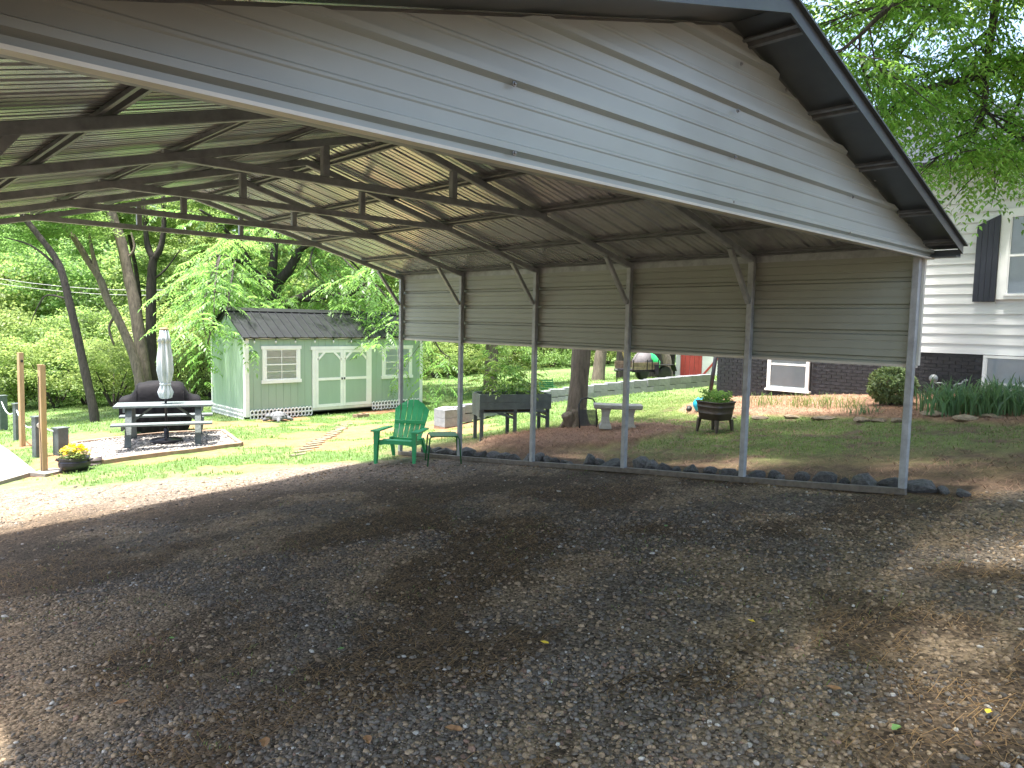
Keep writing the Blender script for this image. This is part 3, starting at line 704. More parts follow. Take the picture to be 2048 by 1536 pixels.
# black shutter with a slanting top
sy1, sz0 = wy(1946, 604); sy0, _ = wy(1984, 604); szl = wy(1958, 452)[1]; szr = wy(1996, 430)[1]
sy0 = uw[1]+T_+.004
k_ = 4; wd = (sy1-sy0)/k_; sh = None
shu = hp(MB().bbox((XH-.047, sy0+.01, sz0+.1), (XH-.0165, sy1-.01, sz0+.16)), 'shutter', MT['black_wood'])
for i in range(k_):
    a, b = sy0+wd*i+.002, sy0+wd*(i+1)-.002
    top = lambda y: szr+(szl-szr)*(y-sy0)/(sy1-sy0)
    m_ = MB().add([(XH-.07,a,sz0),(XH-.07,b,sz0),(XH-.07,b,top(b)),(XH-.07,a,top(a)),(XH-.048,a,sz0),(XH-.048,b,sz0),(XH-.048,b,top(b)),(XH-.048,a,top(a))],
                  [(0,3,2,1),(4,5,6,7),(0,1,5,4),(1,2,6,5),(2,3,7,6),(3,0,4,7)])
    hp(m_, 'plank', MT['black_wood'], shu)
# eave, roof
r_ = MB(); r_.add([(XH-.35, HY0-.3, ZT+.06), (XH+3.5, HY0-.3, ZT+1.9), (XH+7.35, HY0-.3, ZT+.06), (XH-.35, HY1+.3, ZT+.06), (XH+3.5, HY1+.3, ZT+1.9), (XH+7.35, HY1+.3, ZT+.06),
                   (XH-.35, HY0-.3, ZT-.0), (XH+7.35, HY0-.3, ZT), (XH-.35, HY1+.3, ZT), (XH+7.35, HY1+.3, ZT)],
                  [(0,3,4,1),(1,4,5,2),(6,7,9,8),(6,8,3,0),(7,2,5,9),(6,0,1,2,7),(8,9,5,4,3)])
hp(r_, 'roof', MT['shed_roof'])
# gas meter piping on the wall
gm = thing('gas_meter', 'grey gas regulator and pipes on the black brick above the irises', 'gas meter', gz(XH-.12, atX(1880,760,XH-.12)[1]))
go = tuple(gm.location)
def gpx(px, py): return atX(px, py, XH-.12)
p = gpx(1867, 757); m_ = MB(); R_ = Matrix.Rotation(-PI/2, 3, 'Y')
prof = [(.02,-.04),(.055,-.035),(.075,-.012),(.078,0),(.075,.012),(.05,.03),(.03,.045),(.028,.07),(.01,.072)]
tmp = MB().lathe(prof, 20); tmp.v = [tuple(Vector(v)@Matrix.Rotation(PI/2, 3, 'Y')+Vector(tuple(p))) for v in tmp.v]; MT['meter'] = mat('grey_meter_paint', (.33,.35,.36), .4, .2, .1)
tmp.build('regulator', MT['meter'], gm, True, off=go)
path = [gpx(1868,764), gpx(1874,766), gpx(1884,766), gpx(1890,769), gpx(1892,778)]
MB().tube(path, .016, 8).build('pipe', MT['meter'], gm, True, off=go)
path = [gpx(1909,778), gpx(1909,770), gpx(1913,768), gpx(1924,767), gpx(1926,763)]
MB().tube(path, .016, 8).build('pipe', MT['meter'], gm, True, off=go)
MB().tube([gpx(1888,780), gpx(1913,782)], .026, 8).build('union', MT['meter'], gm, True, off=go)
q = gpx(1867, 764); MB().tube([q, (q[0], q[1], float(Hs(q[0],q[1])))], .013, 8).build('riser', MT['meter'], gm, True, off=go)
q = gpx(1909, 776); MB().tube([q, (q[0], q[1], float(Hs(q[0],q[1])))], .016, 8).build('riser', MT['meter'], gm, True, off=go)
q = gpx(1928, 761); MB().tube([q, q+np.array([0,-.06,.01])], .018, 8).build('valve', MT['meter'], gm, True, off=go)
MB().tube([gpx(1926,763), gpx(1926,763)+np.array([.12,0,.0])], .013, 8).build('pipe', MT['meter'], gm, True, off=go)

# ================================================================== GREEN SHED
SX0, SX1, SY, SD = .81, 6.25, 15.5, 2.15
SZ0, SZW = -3.05, float(atY(487, 672, SY)[2])               # floor level, wall top
SR = float(atY(531, 621, SY+SD/2)[2])                        # ridge
SO = ((SX0+SX1)/2, SY+SD/2, float(H((SX0+SX1)/2, SY+SD/2)))
shed = thing('garden_shed', 'sage green garden shed with white trim and charcoal metal roof', 'shed', SO)
def sp_(mb, name, m, parent=None, smooth=False): return mb.build(name, m, parent or shed, smooth, off=SO)
def sf(px, py): p = atY(px, py, SY); return float(p[0]), float(p[2])
sp_(MB().bbox((SX0+.008, SY+.008, SZ0), (SX1-.008, SY+SD-.032, SZW)), 'core', MT['sage'])
sp_(MB().bbox((SX0+.05, SY+.12, SZ0-.15), (SX1-.05, SY+SD-.1, SZ0-.002)), 'floor_frame', MT['grey_paint'])
dX0, dZ1 = sf(628, 703); dX1, _ = sf(740, 703); dZ0 = sf(632, 826)[1]
dZ0 = max(dZ0, SZ0-.02)
def siding(x0, x1, y0, y1, z0, z1f, axis_, n, skip=None):
    st = ((x1-x0) if axis_ == 0 else (y1-y0))/n
    for i in range(n):
        a = (x0 if axis_ == 0 else y0)+st*i+.003; b = a+st-.006
        m_ = MB()
        if axis_ == 0:
            if skip and a > skip[0]-.05 and b < skip[1]+.05: continue
            m_.bbox((a, y0, z0), (b, y1, z1f(0)))
        else:
            za, zb_ = z1f(a), z1f(b)
            m_.add([(x0,a,z0),(x1,a,z0),(x1,b,z0),(x0,b,z0),(x0,a,za),(x1,a,za),(x1,b,zb_),(x0,b,zb_)], [(0,3,2,1),(4,5,6,7),(0,1,5,4),(1,2,6,5),(2,3,7,6),(3,0,4,7)])
        sp_(m_, 'siding_board', MT['sage'])
siding(SX0, SX1, SY, SY+.03, SZ0-.02, lambda y: SZW, 0, 27)
gb = lambda y: SZW+(SR-SZW)*(1-abs(y-(SY+SD/2))/(SD/2))-.02
siding(SX0, SX0+.03, SY+.03, SY+SD, SZ0-.02, gb, 1, 12)
siding(SX1-.03, SX1, SY+.03, SY+SD, SZ0-.02, gb, 1, 12)
sp_(MB().bbox((SX0, SY+SD-.029, SZ0), (SX1, SY+SD, SZW)), 'back_wall', MT['sage'])
for x, s in ((SX0, -1), (SX1, 1)):
    sp_(MB().bbox((x-(.012 if s < 0 else .09), SY-.022, SZ0-.14), (x+(.09 if s < 0 else .012), SY-.001, SZW-.03)), 'corner_board', MT['white'])
    sp_(MB().bbox((x+s*.0005, SY-.0005, SZ0-.13), (x+s*.02, SY+.09, SZW-.031)), 'corner_board', MT['white'])
    sp_(MB().bbox((x+s*.0005, SY+SD-.06, SZ0-.1), (x+s*.018, SY+SD+.01, SZW-.031)), 'corner_board', MT['white'])
    for yy in ((SY+.1, SY+SD-.07),):
        pass
# roof: ribbed panels, ridge cap, fascia
ov = .10; sl = (SR-SZW)/(SD/2)
for s in (-1, 1):
    e = SY-ov if s < 0 else SY+SD+ov; x = SX0-.10
    nrm = Vector((0, s*sl, 1)).normalized()
    while x < SX1+.09:
        x1 = min(x+.9144, SX1+.10); pr = ag_profile(x, x1, .2286, .022, False); k = len(pr)
        vs = [Vector((t, e, SZW-ov*sl+.03))+nrm*hh for t, hh in pr]+[Vector((t, SY+SD/2, SR+.03))+nrm*hh for t, hh in pr]
        vs += [v-nrm*.02 for v in (Vector((x, e, SZW-ov*sl+.03)), Vector((x1, e, SZW-ov*sl+.03)), Vector((x1, SY+SD/2, SR+.03)), Vector((x, SY+SD/2, SR+.03)))]
        q = 2*k
        sp_(MB().add(vs, [(i,i+1,k+i+1,k+i) if s < 0 else (i,k+i,k+i+1,i+1) for i in range(k-1)]+[(q,q+3,q+2,q+1)]), 'roof_panel', MT['shed_roof']); x = x1
rc = MB()
for s in (-1, 1): rc.bar((SX0-.11, SY+SD/2+s*.075, SR+.062-.075*sl), (SX1+.11, SY+SD/2+s*.075, SR+.062-.075*sl), .17, .006, up=(0,s*sl,1))
sp_(rc, 'ridge_cap', MT['shed_roof'])
sp_(MB().bbox((SX0-.09, SY-.045, SZW-.075), (SX1+.09, SY-.0225, SZW+.0)), 'fascia', MT['white'])
for x, s in ((SX0, -1), (SX1, 1)):
    for t in (-1, 1):
        a = Vector((x+s*.04, SY+SD/2+t*(SD/2+ov), SZW-ov*sl-.025)); b = Vector((x+s*.04, SY+SD/2, SR-.025))
        sp_(MB().bar(a, b, .02, .085, up=(0,-t*sl,1)), 'rake_board', MT['shed_roof'])
# shed windows
def shed_window(x0, x1, z0, z1):
    c = .085; y = SY-.03; w_ = MB()
    w_.bbox((x0, y, z0+c), (x0+c, SY-.001, z1-c)); w_.bbox((x1-c, y, z0+c), (x1, SY-.001, z1-c))
    w_.bbox((x0-.03, y-.006, z1-c), (x1+.03, SY-.001, z1)); w_.bbox((x0-.03, y-.012, z0), (x1+.03, SY-.001, z0+c))
    wo = sp_(w_, 'window', MT['white']); a, b, p, q = x0+c, x1-c, z0+c, z1-c; zm = (p+q)/2
    s_ = MB(); f_ = .028
    s_.bbox((a, y+.004, p), (a+f_, y+.02, q)); s_.bbox((b-f_, y+.004, p), (b, y+.02, q)); s_.bbox((a+f_, y+.005, q-f_), (b-f_, y+.02, q)); s_.bbox((a+f_, y+.005, p), (b-f_, y+.02, p+f_)); s_.bbox((a+f_, y+.002, zm-.016), (b-f_, y+.02, zm+.016))
    sp_(s_, 'sash', MT['white'], wo)
    g_ = MB(); xm = (a+b)/2; g_.bbox((xm-.008, y+.0055, p+f_), (xm+.008, y+.016, zm-.017)); g_.bbox((xm-.008, y+.0055, zm+.017), (xm+.008, y+.016, q-f_))
    for zc_ in ((p+f_+zm)/2, (zm+q-f_)/2): g_.bbox((a+f_, y+.0065, zc_-.007), (xm-.0085, y+.015, zc_+.007)); g_.bbox((xm+.0085, y+.0065, zc_-.007), (b-f_, y+.015, zc_+.007))
    sp_(g_, 'muntin', MT['white'], wo)
    sp_(MB().add([(a,y+.017,p),(b,y+.017,p),(b,y+.017,q),(a,y+.017,q)],[(0,1,2,3)]), 'pane', MT['pane'], wo)
    sp_(MB().bbox((a, y+.024, p), (b, y+.026, q)), 'blind', MT['blind'], wo)
for q in ((524, 692, 600, 764), (764, 691, 823, 755)):
    x0, z1 = sf(q[0], q[1]); x1, z0 = sf(q[2], q[3]); shed_window(x0, x1, z0, z1)
# double door
tx0, tz1 = sf(622, 693); tx1, _ = sf(744, 693); c = .09; y = SY-.032
fr_ = MB(); fr_.bbox((tx0+.03, y, dZ0), (tx0+.03+c, SY-.001, tz1-c)); fr_.bbox((tx1-.03-c, y, dZ0), (tx1-.03, SY-.001, tz1-c)); fr_.bbox((tx0-.02, y-.008, tz1-c), (tx1+.02, SY-.001, tz1))
sp_(fr_, 'door_casing', MT['white'])
sp_(MB().bbox((tx0+.03, SY-.04, dZ0-.075), (tx1-.03, SY-.0005, dZ0-.0008)), 'threshold', MT['trim_pale'])
a0, a1 = tx0+.035+c, tx1-.035-c; xm = (a0+a1)/2; top = tz1-c-.005
for (l, r) in ((a0, xm-.004), (xm+.004, a1)):
    dp = sp_(MB().bbox((l, y+.012, dZ0+.003), (r, SY-.0012, top)), 'door', MT['sage']); st = .075; yy = y-.003
    t_ = MB(); t_.bbox((l, yy, dZ0+.003), (l+st, y+.0118, top)); t_.bbox((r-st, yy, dZ0+.003), (r, y+.0118, top))
    t_.bbox((l+st, yy+.001, top-st), (r-st, y+.0118, top)); t_.bbox((l+st, yy+.001, dZ0+.003), (r-st, y+.0118, dZ0+.003+st))
    zm = dZ0+(top-dZ0)*.49; t_.bbox((l+st, yy+.001, zm-.035), (r-st, y+.0118, zm+.035))
    for (cx, sgn) in ((l+st, 1), (r-st, -1)): t_.bar((cx-sgn*.015, y+.0035, top-st-.19), (cx+sgn*.19, y+.0035, top-st+.015), .013, .055, up=(sgn*1,0,-1))
    sp_(t_, 'door_trim', MT['white'], dp)
    sp_(MB().box((r-.035 if l == a0 else l+.035, yy-.012, zm), (.03,.02,.06)), 'handle', MT['black_iron'], dp)
# lattice skirt of interlocking rings
def lattice(p0, p1, z0, rows, nm='lattice_skirt'):
    p0 = Vector(p0); p1 = Vector(p1); L__ = (p1-p0).length; d = (p1-p0)/L__; n = int(L__/.098); st = L__/n; nr = Vector((d.y,-d.x,0))
    m_ = MB()
    for r in range(rows):
        for i in range(n+(0 if r % 2 else 0)):
            c_ = p0+d*(st*(i+.5)); zc_ = z0+.07+r*.105
            pts = []
            for k in range(7):
                t = 2*PI*k/6+PI/6
                pts.append(c_+d*(math.cos(t)*.05)+Vector((0,0,zc_+math.sin(t)*.066))-nr*0)
            m_.tube(pts, .017, 4, False)
        
    for i in range(n+1):
        c_ = p0+d*(st*i); m_.bar(c_+Vector((0,0,z0+.085)), c_+Vector((0,0,z0+.16)), .012, .016, up=tuple(nr))
        if i % 6 == 3: m_.bar(c_+Vector((0,0,z0-.12)), c_+Vector((0,0,z0+.06)), .02, .01, up=tuple(nr))
    sp_(m_, nm, MT['white'])
lz = lambda x, y: float(Hs(x, y))
dl0, dr0 = tx0+.01, tx1-.01
lattice((SX0+.10, SY-.035, 0), (dl0, SY-.035, 0), lz(1.5, SY-.05)-.0, 2)
lattice((dr0, SY-.035, 0), (SX1-.1, SY-.035, 0), lz(5.5, SY-.05)+.02, 2)
lattice((SX0-.03, SY+SD-.05, 0), (SX0-.03, SY+.05, 0), lz(SX0, SY+1)+.0, 2)
# string lights along the eave
zl = SZW-.06
sl_ = thing('string_lights', 'string of small bulbs hung under the green shed eave', 'string lights', (SX0, SY-.06, zl))
xsb = [float(atY(px, 684, SY-.06)[0]) for px in (509,552,591,630,667,703,738,771,803,833)]
pts = []; prev = SX0
for x in [SX0]+xsb+[SX1]:
    if pts: pts.append(((prev+x)/2, SY-.06, zl-.03))
    pts.append((x, SY-.06, zl)); prev = x
MB().tube(pts, .006, 5).build('wire', MT['rubber'], sl_, off=sl_.location)
b0 = None
for x in xsb:
    if b0 is None:
        b0 = MB().lathe([(.012,0),(.014,-.05),(.016,-.055)], 8).build('socket', MT['rubber'], sl_, True)
        MB().lathe([(.012,-.055),(.022,-.075),(.024,-.095),(.014,-.12),(.003,-.125)], 8).build('bulb', MT['bulb'], b0, True)
        b0.location = (x-SX0, 0, 0)
    else:
        c2 = copy_tree(b0, sl_); c2.location = (x-SX0, 0, 0)
# concrete block at the shed door
def cblock(name, p, rz, label):
    t = thing(name, label, 'block', p, rz); m_ = MB()
    for (x0,x1,y0,y1) in ((-.2,.2,-.095,-.065),(-.2,.2,.065,.095),(-.2,-.165,-.065,.065),(-.018,.018,-.065,.065),(.165,.2,-.065,.065)): m_.bbox((x0,y0,0),(x1,y1,.1))
    m_.build('shell', MT['block_clay'], t); return t
p = onG(716, 834); cblock('concrete_block', (p[0], p[1]-.15, p[2]), .1, 'hollow concrete block lying below the green shed doors')

# ================================================================== RED SHED far behind the house corner
ra = atd(1352, 752, 27); rc_ = atd(1455, 748, 26.2)
dv = Vector((rc_[0]-ra[0], rc_[1]-ra[1])); ang = math.atan2(dv.y, dv.x)
rz0 = float(H(ra[0], ra[1])); rs = thing('red_shed', 'barn red shed with white cross-braced doors beside the house corner', 'shed', (ra[0], ra[1], rz0), ang)
def rp(mb, n, m, par=None): return mb.build(n, m, par or rs)
rp(MB().bbox((.0,.0,0),(3.6,2.6,2.6)), 'wall', MT['white'])
rp(MB().bbox((-.02,-.05,0),(.14,-.001,2.5)), 'corner_board', MT['white'])
for i in range(4):
    rp(MB().bbox((.16+i*.17,-.03,.0),(.16+i*.17+.16,-.001,2.45)), 'siding_board', MT['red_paint'])
rp(MB().bbox((.84,-.055,0),(.93,-.001,2.45)), 'door_post', MT['red_paint'])
wn = rp(MB().bbox((.30,-.06,1.0),(.74,-.031,2.0)), 'window', MT['white']); rp(MB().bbox((.37,-.064,1.08),(.66,-.0605,1.9)), 'pane', MT['glass'], wn)
dr = rp(MB().bbox((.95,-.04,.05),(2.55,-.002,2.1)), 'door', MT['white'])
bx = MB(); bx.bbox((1.70,-.06,.05),(1.80,-.041,2.1)); bx.bbox((.95,-.0605,1.02),(1.699,-.041,1.09)); bx.bbox((1.801,-.0605,1.02),(2.55,-.041,1.09))
for (p0, p1) in (((.98,.1),(1.70,1.0)),((1.80,1.0),(2.52,.1)),((.98,2.05),(1.70,1.1)),((1.80,1.1),(2.52,2.05))): bx.bar((p0[0],-.05,p0[1]),(p1[0],-.05,p1[1]),.016,.07,up=(0,0,1))
rp(bx, 'door_brace', MT['red_paint'], dr)
rf = MB().add([(-.15,-.2,2.45),(3.75,-.2,2.45),(3.75,1.3,3.5),(-.15,1.3,3.5),(-.15,2.8,2.45),(3.75,2.8,2.45)], [(0,1,2,3),(3,2,5,4),(0,3,4),(1,5,2),(0,4,5,1)])
rp(rf, 'roof', MT['shed_roof'])
# ================================================================== THINGS IN THE YARD
R2 = lambda a: Matrix.Rotation(a, 3, 'Z')
def ang(a, b): return math.atan2(b[1]-a[1], b[0]-a[0])

# ---- green adirondack chair
pF = onG(787, 929); pB = onG(818, 917); pc = (pF+pB)/2
rz = ang(pB, pF)-PI/2
ch = thing('adirondack_chair', 'bright green plastic adirondack chair at the far corner of the carport', 'chair', gz(pc[0], pc[1]), rz+.12, scale=.93)
GP = MT['green_plastic']
seat = MB()
for i in range(5):
    y0 = .27-i*.105; z0 = .375-i*.018
    seat.bar((-.245, y0-.048, z0), (.245, y0-.048, z0), .098, .018, up=(0,.17,1), bev=.004)
seat.build('seat', GP, ch)
ap = MB(); ap.prism([(-.27,.30),(-.27,.385),(.27,.385),(.27,.30),(.20,.315),(0,.325),(-.20,.315)], .022, c=(0,.285,0)); ap.build('apron', GP, ch)
for i in range(6):
    u = (i-2.5); xb = u*.082; xt = u*.104; arc = lambda x: .965-1.75*x*x; ztop = arc(xt); w0, w1 = .073, .094
    b = Vector((xb, -.235, .30)); d = Vector((0, -.36, .62)); L_ = (ztop-.30)/.62
    m_ = MB(); sec = []
    for t, hw in ((0,w0/2),(.35,w0/2*1.08),(.8,w1/2*.98),(.92,w1/2),(1,w1/2)):
        c_ = b+d*(L_*t)+Vector(((xt-xb)*t, -.05*math.sin(PI*t)*0, 0))+Vector((0, .045*(1-(2*t-1)**2)*-1+.0, 0))
        tilt = -.03*(abs(u)/2.5)*0
        sec.append([(c_.x-hw, c_.y+.012*abs(u)*.8, c_.z), (c_.x+hw, c_.y+.012*abs(u)*.8, c_.z), (c_.x+hw, c_.y+.012*abs(u)*.8-.016, c_.z-.006), (c_.x-hw, c_.y+.012*abs(u)*.8-.016, c_.z-.006)])
    for q_ in range(4):
        x_, y_, z_ = sec[-1][q_]; sec[-1][q_] = (x_, y_, z_+arc(x_)-ztop)
    vs = [p for s_ in sec for p in s_]; fs = []
    for k in range(len(sec)-1):
        for j in range(4): fs.append((k*4+j, k*4+(j+1)%4, k*4+4+(j+1)%4, k*4+4+j))
    fs += [(3,2,1,0), tuple(range(len(vs)-4, len(vs)))]
    m_.add(vs, fs).build('back_slat', GP, ch)
bk = MB(); bk.bar((-.25,-.262,.33),(.25,-.262,.33),.05,.05,bev=.006); bk.bar((-.27,-.405,.60),(.27,-.405,.60),.02,.06,bev=.005); bk.build('back_rail', GP, ch)
for s in (-1, 1):
    a = MB(); pl = [(s*.27,.36),(s*.40,.36),(s*.415,.28),(s*.39,-.02),(s*.36,-.34),(s*.29,-.36),(s*.285,-.02)]
    if s > 0: pl = pl[::-1]
    zt = lambda y: .545+.03*(y-.3); k = len(pl)
    a.add([(x, y, zt(y)) for x, y in pl]+[(x, y, zt(y)-.024) for x, y in pl], [tuple(range(k))[::-1], tuple(range(k,2*k))]+[(i,(i+1)%k,k+(i+1)%k,k+i) for i in range(k)])
    a.build('arm', GP, ch)
    l = MB(); l.add([(s*.275,.25,.53),(s*.355,.25,.53),(s*.36,.33,.53),(s*.28,.33,.53),(s*.300,.285,0),(s*.345,.285,0),(s*.35,.335,0),(s*.305,.335,0)], [(0,1,2,3),(7,6,5,4),(0,4,5,1),(1,5,6,2),(2,6,7,3),(3,7,4,0)]); l.build('leg', GP, ch)
    l = MB(); l.add([(s*.24,-.30,.36),(s*.29,-.30,.36),(s*.29,-.19,.36),(s*.24,-.19,.36),(s*.275,-.47,0),(s*.32,-.47,0),(s*.32,-.425,0),(s*.275,-.425,0)], [(0,1,2,3),(7,6,5,4),(0,4,5,1),(1,5,6,2),(2,6,7,3),(3,7,4,0)]); l.build('leg', GP, ch)
    sr = MB(); sr.add([(s*.255,.29,.385),(s*.275,.29,.385),(s*.275,.29,.30),(s*.255,.29,.30),(s*.255,-.28,.33),(s*.275,-.28,.33),(s*.275,-.28,.255),(s*.255,-.28,.255)], [(0,1,2,3),(7,6,5,4),(0,4,5,1),(1,5,6,2),(2,6,7,3),(3,7,4,0)]); sr.build('side_rail', GP, ch)

# ---- small green metal side table
pt = onG(886, 927); st_ = thing('side_table', 'small dark green metal side table next to the adirondack chair', 'table', gz(pt[0], pt[1]), rz+.5)
w2_ = .20; m_ = MB(); top_ = [(x*w2_, y*w2_) for x, y in ((-1,-.8),(-.8,-1),(.8,-1),(1,-.8),(1,.8),(.8,1),(-.8,1),(-1,.8))]
m_.add([(x,y,.43) for x,y in top_]+[(x,y,.415) for x,y in top_], [tuple(range(8)), tuple(range(8,16))[::-1]]+[(i,8+i,8+(i+1)%8,(i+1)%8) for i in range(8)]); m_.build('table_top', MT['green_metal'], st_)
for sx in (-1,1):
    for sy in (-1,1):
        MB().tube([(sx*w2_*.7,sy*w2_*.95,.42),(sx*w2_*.98,sy*w2_*.98,.412),(sx*w2_*1.06,sy*w2_*1.06,.38),(sx*w2_*1.2,sy*w2_*1.2,0)], .011, 8).build('leg', MT['green_metal'], st_, True)

# ---- raised planter box on legs
pa = onG(961, 883); pb = onG(1097, 866); rz = ang(pa, pb); Lp = float(np.hypot(*(pb-pa)[:2])); Dp = .56
pl_ = thing('raised_planter', 'grey wooden planter box raised on tall legs', 'planter', gz(pa[0], pa[1]), rz)
zt_ = .83; zlo = .565; GPn = MT['grey_paint']
zg = lambda x, y: float(Hs(pa[0]+x*math.cos(rz)-y*math.sin(rz), pa[1]+x*math.sin(rz)+y*math.cos(rz)))-float(pl_.location.z)
for (a, b) in ((zlo, zlo+.125), (zlo+.128, zt_)):
    MB().bbox((-.03,-.025,a),(Lp+.03,0,b)).build('side_board', GPn, pl_); MB().bbox((-.03,Dp,a),(Lp+.03,Dp+.025,b)).build('side_board', GPn, pl_)
for (a, b) in ((.43, .56), (.563, .695), (.698, zt_)):
    MB().bbox((-.03,.0005,a),(-.005,Dp-.0005,b)).build('end_board', GPn, pl_)
for (a, b) in ((.563, .695), (.698, zt_)): MB().bbox((Lp+.005,.0005,a),(Lp+.03,Dp-.0005,b)).build('end_board', GPn, pl_)
MB().bbox((-.004,.001,.50),(Lp+.004,Dp-.001,.52)).build('floor_board', MT['grey_paint'], pl_)
MB().bbox((.0,.002,.53),(Lp*.8,Dp-.002,.755)).build('soil', MT['soil'], pl_)
for x in (.02, Lp/2, Lp-.02):
    for y in (.025, Dp-.03):
        MB().bbox((x-.03,y-.024,zg(x,y)-.01),(x+.03,y+.024,.56)).build('leg', MT['grey_paint'], pl_)
for x in (.02, Lp/2, Lp-.02): MB().bbox((x-.028,.05,.44),(x+.028,Dp-.06,.495)).build('cross_beam', MT['grey_paint'], pl_)
MB().bar((Lp*.25,.03,.50),(Lp*.5,.02,.40),.03,.05).build('brace', MT['grey_paint'], pl_)
MB().bar((Lp*.72,.03,.50),(Lp-.03,.02,.40),.03,.05).build('brace', MT['grey_paint'], pl_)

# ---- leaf helpers
def leaf_quads(P, D, N, L, Wd, fold=.18, curl=.12):
    S = np.cross(D, N); S /= np.linalg.norm(S, axis=1, keepdims=True)+1e-9; N = np.cross(S, D)
    L = (L if hasattr(L,'__len__') else np.full(len(P), L))[:,None]; Wd = (Wd if hasattr(Wd,'__len__') else np.full(len(P), Wd))[:,None]
    m = P+D*L*.45
    v = np.stack([P, m+S*Wd/2+N*Wd*fold, P+D*L-N*L*curl, m-S*Wd/2+N*Wd*fold], 1)
    o = np.arange(len(P))*4
    return v.reshape(-1,3), np.stack([o,o+1,o+2,o+3],-1)
def unit(v): return v/(np.linalg.norm(v, axis=-1, keepdims=True)+1e-9)
def compound(P, D, L, k, ll, lw, r, droop=.35, ang_=1.0):
    """pinnate leaves: P base, D direction (n,3); k leaflet pairs"""
    n = len(P); up = np.array([0,0,1.0]); S = unit(np.cross(D, up)); N = np.cross(S, D)
    ts = np.linspace(.22, 1.0, k); out = []
    Ls = L*r.uniform(.75, 1.2, n)[:,None,None]
    t = ts[None,:,None]
    base = P[:,None]+D[:,None]*Ls*t-up*Ls*droop*t*t
    tang = unit(D[:,None]-up*2*droop*t)
    prof = np.sin(np.clip(ts*.85+.12,0,1)*PI)**.5
    Ps, Ds, Ns, Lw = [], [], [], []
    for s in (-1, 1):
        d = unit(tang*math.cos(ang_)+S[:,None]*s*math.sin(ang_)-up*.25+r.normal(0,.08,(n,k,3)))
        Ps.append(base.reshape(-1,3)); Ds.append(d.reshape(-1,3)); Ns.append(np.repeat(N,k,0)+r.normal(0,.15,(n*k,3))); Lw.append(np.tile(prof, n)*r.uniform(.85,1.15,n*k))
    Ps.append(base[:,-1]); Ds.append(tang[:,-1]); Ns.append(N); Lw.append(np.full(n,.9))
    Lw = np.concatenate(Lw)
    return leaf_quads(np.concatenate(Ps), np.concatenate(Ds), unit(np.concatenate(Ns)), ll*Lw, lw*Lw)
def merge(parts):
    Vs, Fs, o = [], [], 0
    for v, f in parts: Vs.append(v); Fs.append(f+o); o += len(v)
    return np.concatenate(Vs), np.concatenate(Fs)
def rdir(r, n, zlo=-1, zhi=1):
    a = r.uniform(0,2*PI,n); z = r.uniform(zlo,zhi,n); q = np.sqrt(1-z*z); return np.stack([q*np.cos(a), q*np.sin(a), z], -1)

# ---- tall plants in the planter
def tall_plant(loc, h, seed, label, nleaf=16, L=.24, group=None):
    r = np.random.default_rng(seed); t = thing('planter_plant', label, 'plant', loc)
    lean = r.normal(0,.05,2); pts = [(lean[0]*s*h, lean[1]*s*h, s*h) for s in (0,.3,.6,1)]
    MB().tube(pts, [.007,.006,.005,.003], 5).build('stem', MT['stem'], t)
    z = r.uniform(.12,1,nleaf); P = np.stack([lean[0]*z*h, lean[1]*z*h, z*h], -1); D = rdir(r, nleaf, -.05, .75)
    v, f = compound(P, D, L, 5, .105, .036, r, .5); npmesh('leaves', v, f, MT['leaf_plant'], t); return t
for i, (x, y, h, sd_, lb) in enumerate(((.10,.2,.62,1,'leafy tall plant nearest the left end of the raised planter'),(.25,.4,.80,2,'second tall leafy plant from the left end of the planter'),(.38,.15,.55,3,'short leafy plant at the near edge of the planter'),(.50,.36,.86,4,'tallest leafy plant in the middle of the raised planter'),(.62,.2,.5,5,'thin plant just right of the planter middle'),(.78,.3,.42,6,'low feathery plant toward the right of the planter'),(.97,.25,.52,7,'thin plant by the carport post at the planter right'))):
    wx_ = pa[0]+x*math.cos(rz)-y*math.sin(rz); wy_ = pa[1]+x*math.sin(rz)+y*math.cos(rz)
    tall_plant((wx_, wy_, float(pl_.location.z)+.74), h*1.22, 40+sd_, lb, 20, .32)

# ---- concrete bench
ba = onG(1214, 872); bb = onG(1256, 868); rz = ang(ba, bb); mid = (ba+bb)/2; Lb = float(np.hypot(*(bb-ba)[:2]))
be = thing('concrete_bench', 'pale cast concrete garden bench with carved edge', 'bench', gz(mid[0]+.05, mid[1]+.05), rz-.15)
m_ = MB(); n_ = 12; lo, hi = [], []
for i in range(n_+1):
    u = -1+2*i/n_; x = u*.40; yb_ = .05*u*u; lo.append((x, -.17+yb_)); hi.append((x, .17+yb_))
pl = lo+hi[::-1]; k = len(pl)
m_.add([(x,y,.40) for x,y in pl]+[(x,y,.345) for x,y in pl]+[(x*.95,y*.88,.33) for x,y in pl], [tuple(range(k)), tuple(range(2*k,3*k))[::-1]]+[(i,k+i,k+(i+1)%k,(i+1)%k) for i in range(k)]+[(k+i,2*k+i,2*k+(i+1)%k,k+(i+1)%k) for i in range(k)]); m_.build('seat', MT['concrete'], be)
ed = MB()
for i in range(26): u = -1+2*(i+.5)/26; ed.box((u*.40, -.172+.05*u*u, .375), (.024,.012,.045))
ed.build('carved_edge', MT['concrete'], be)
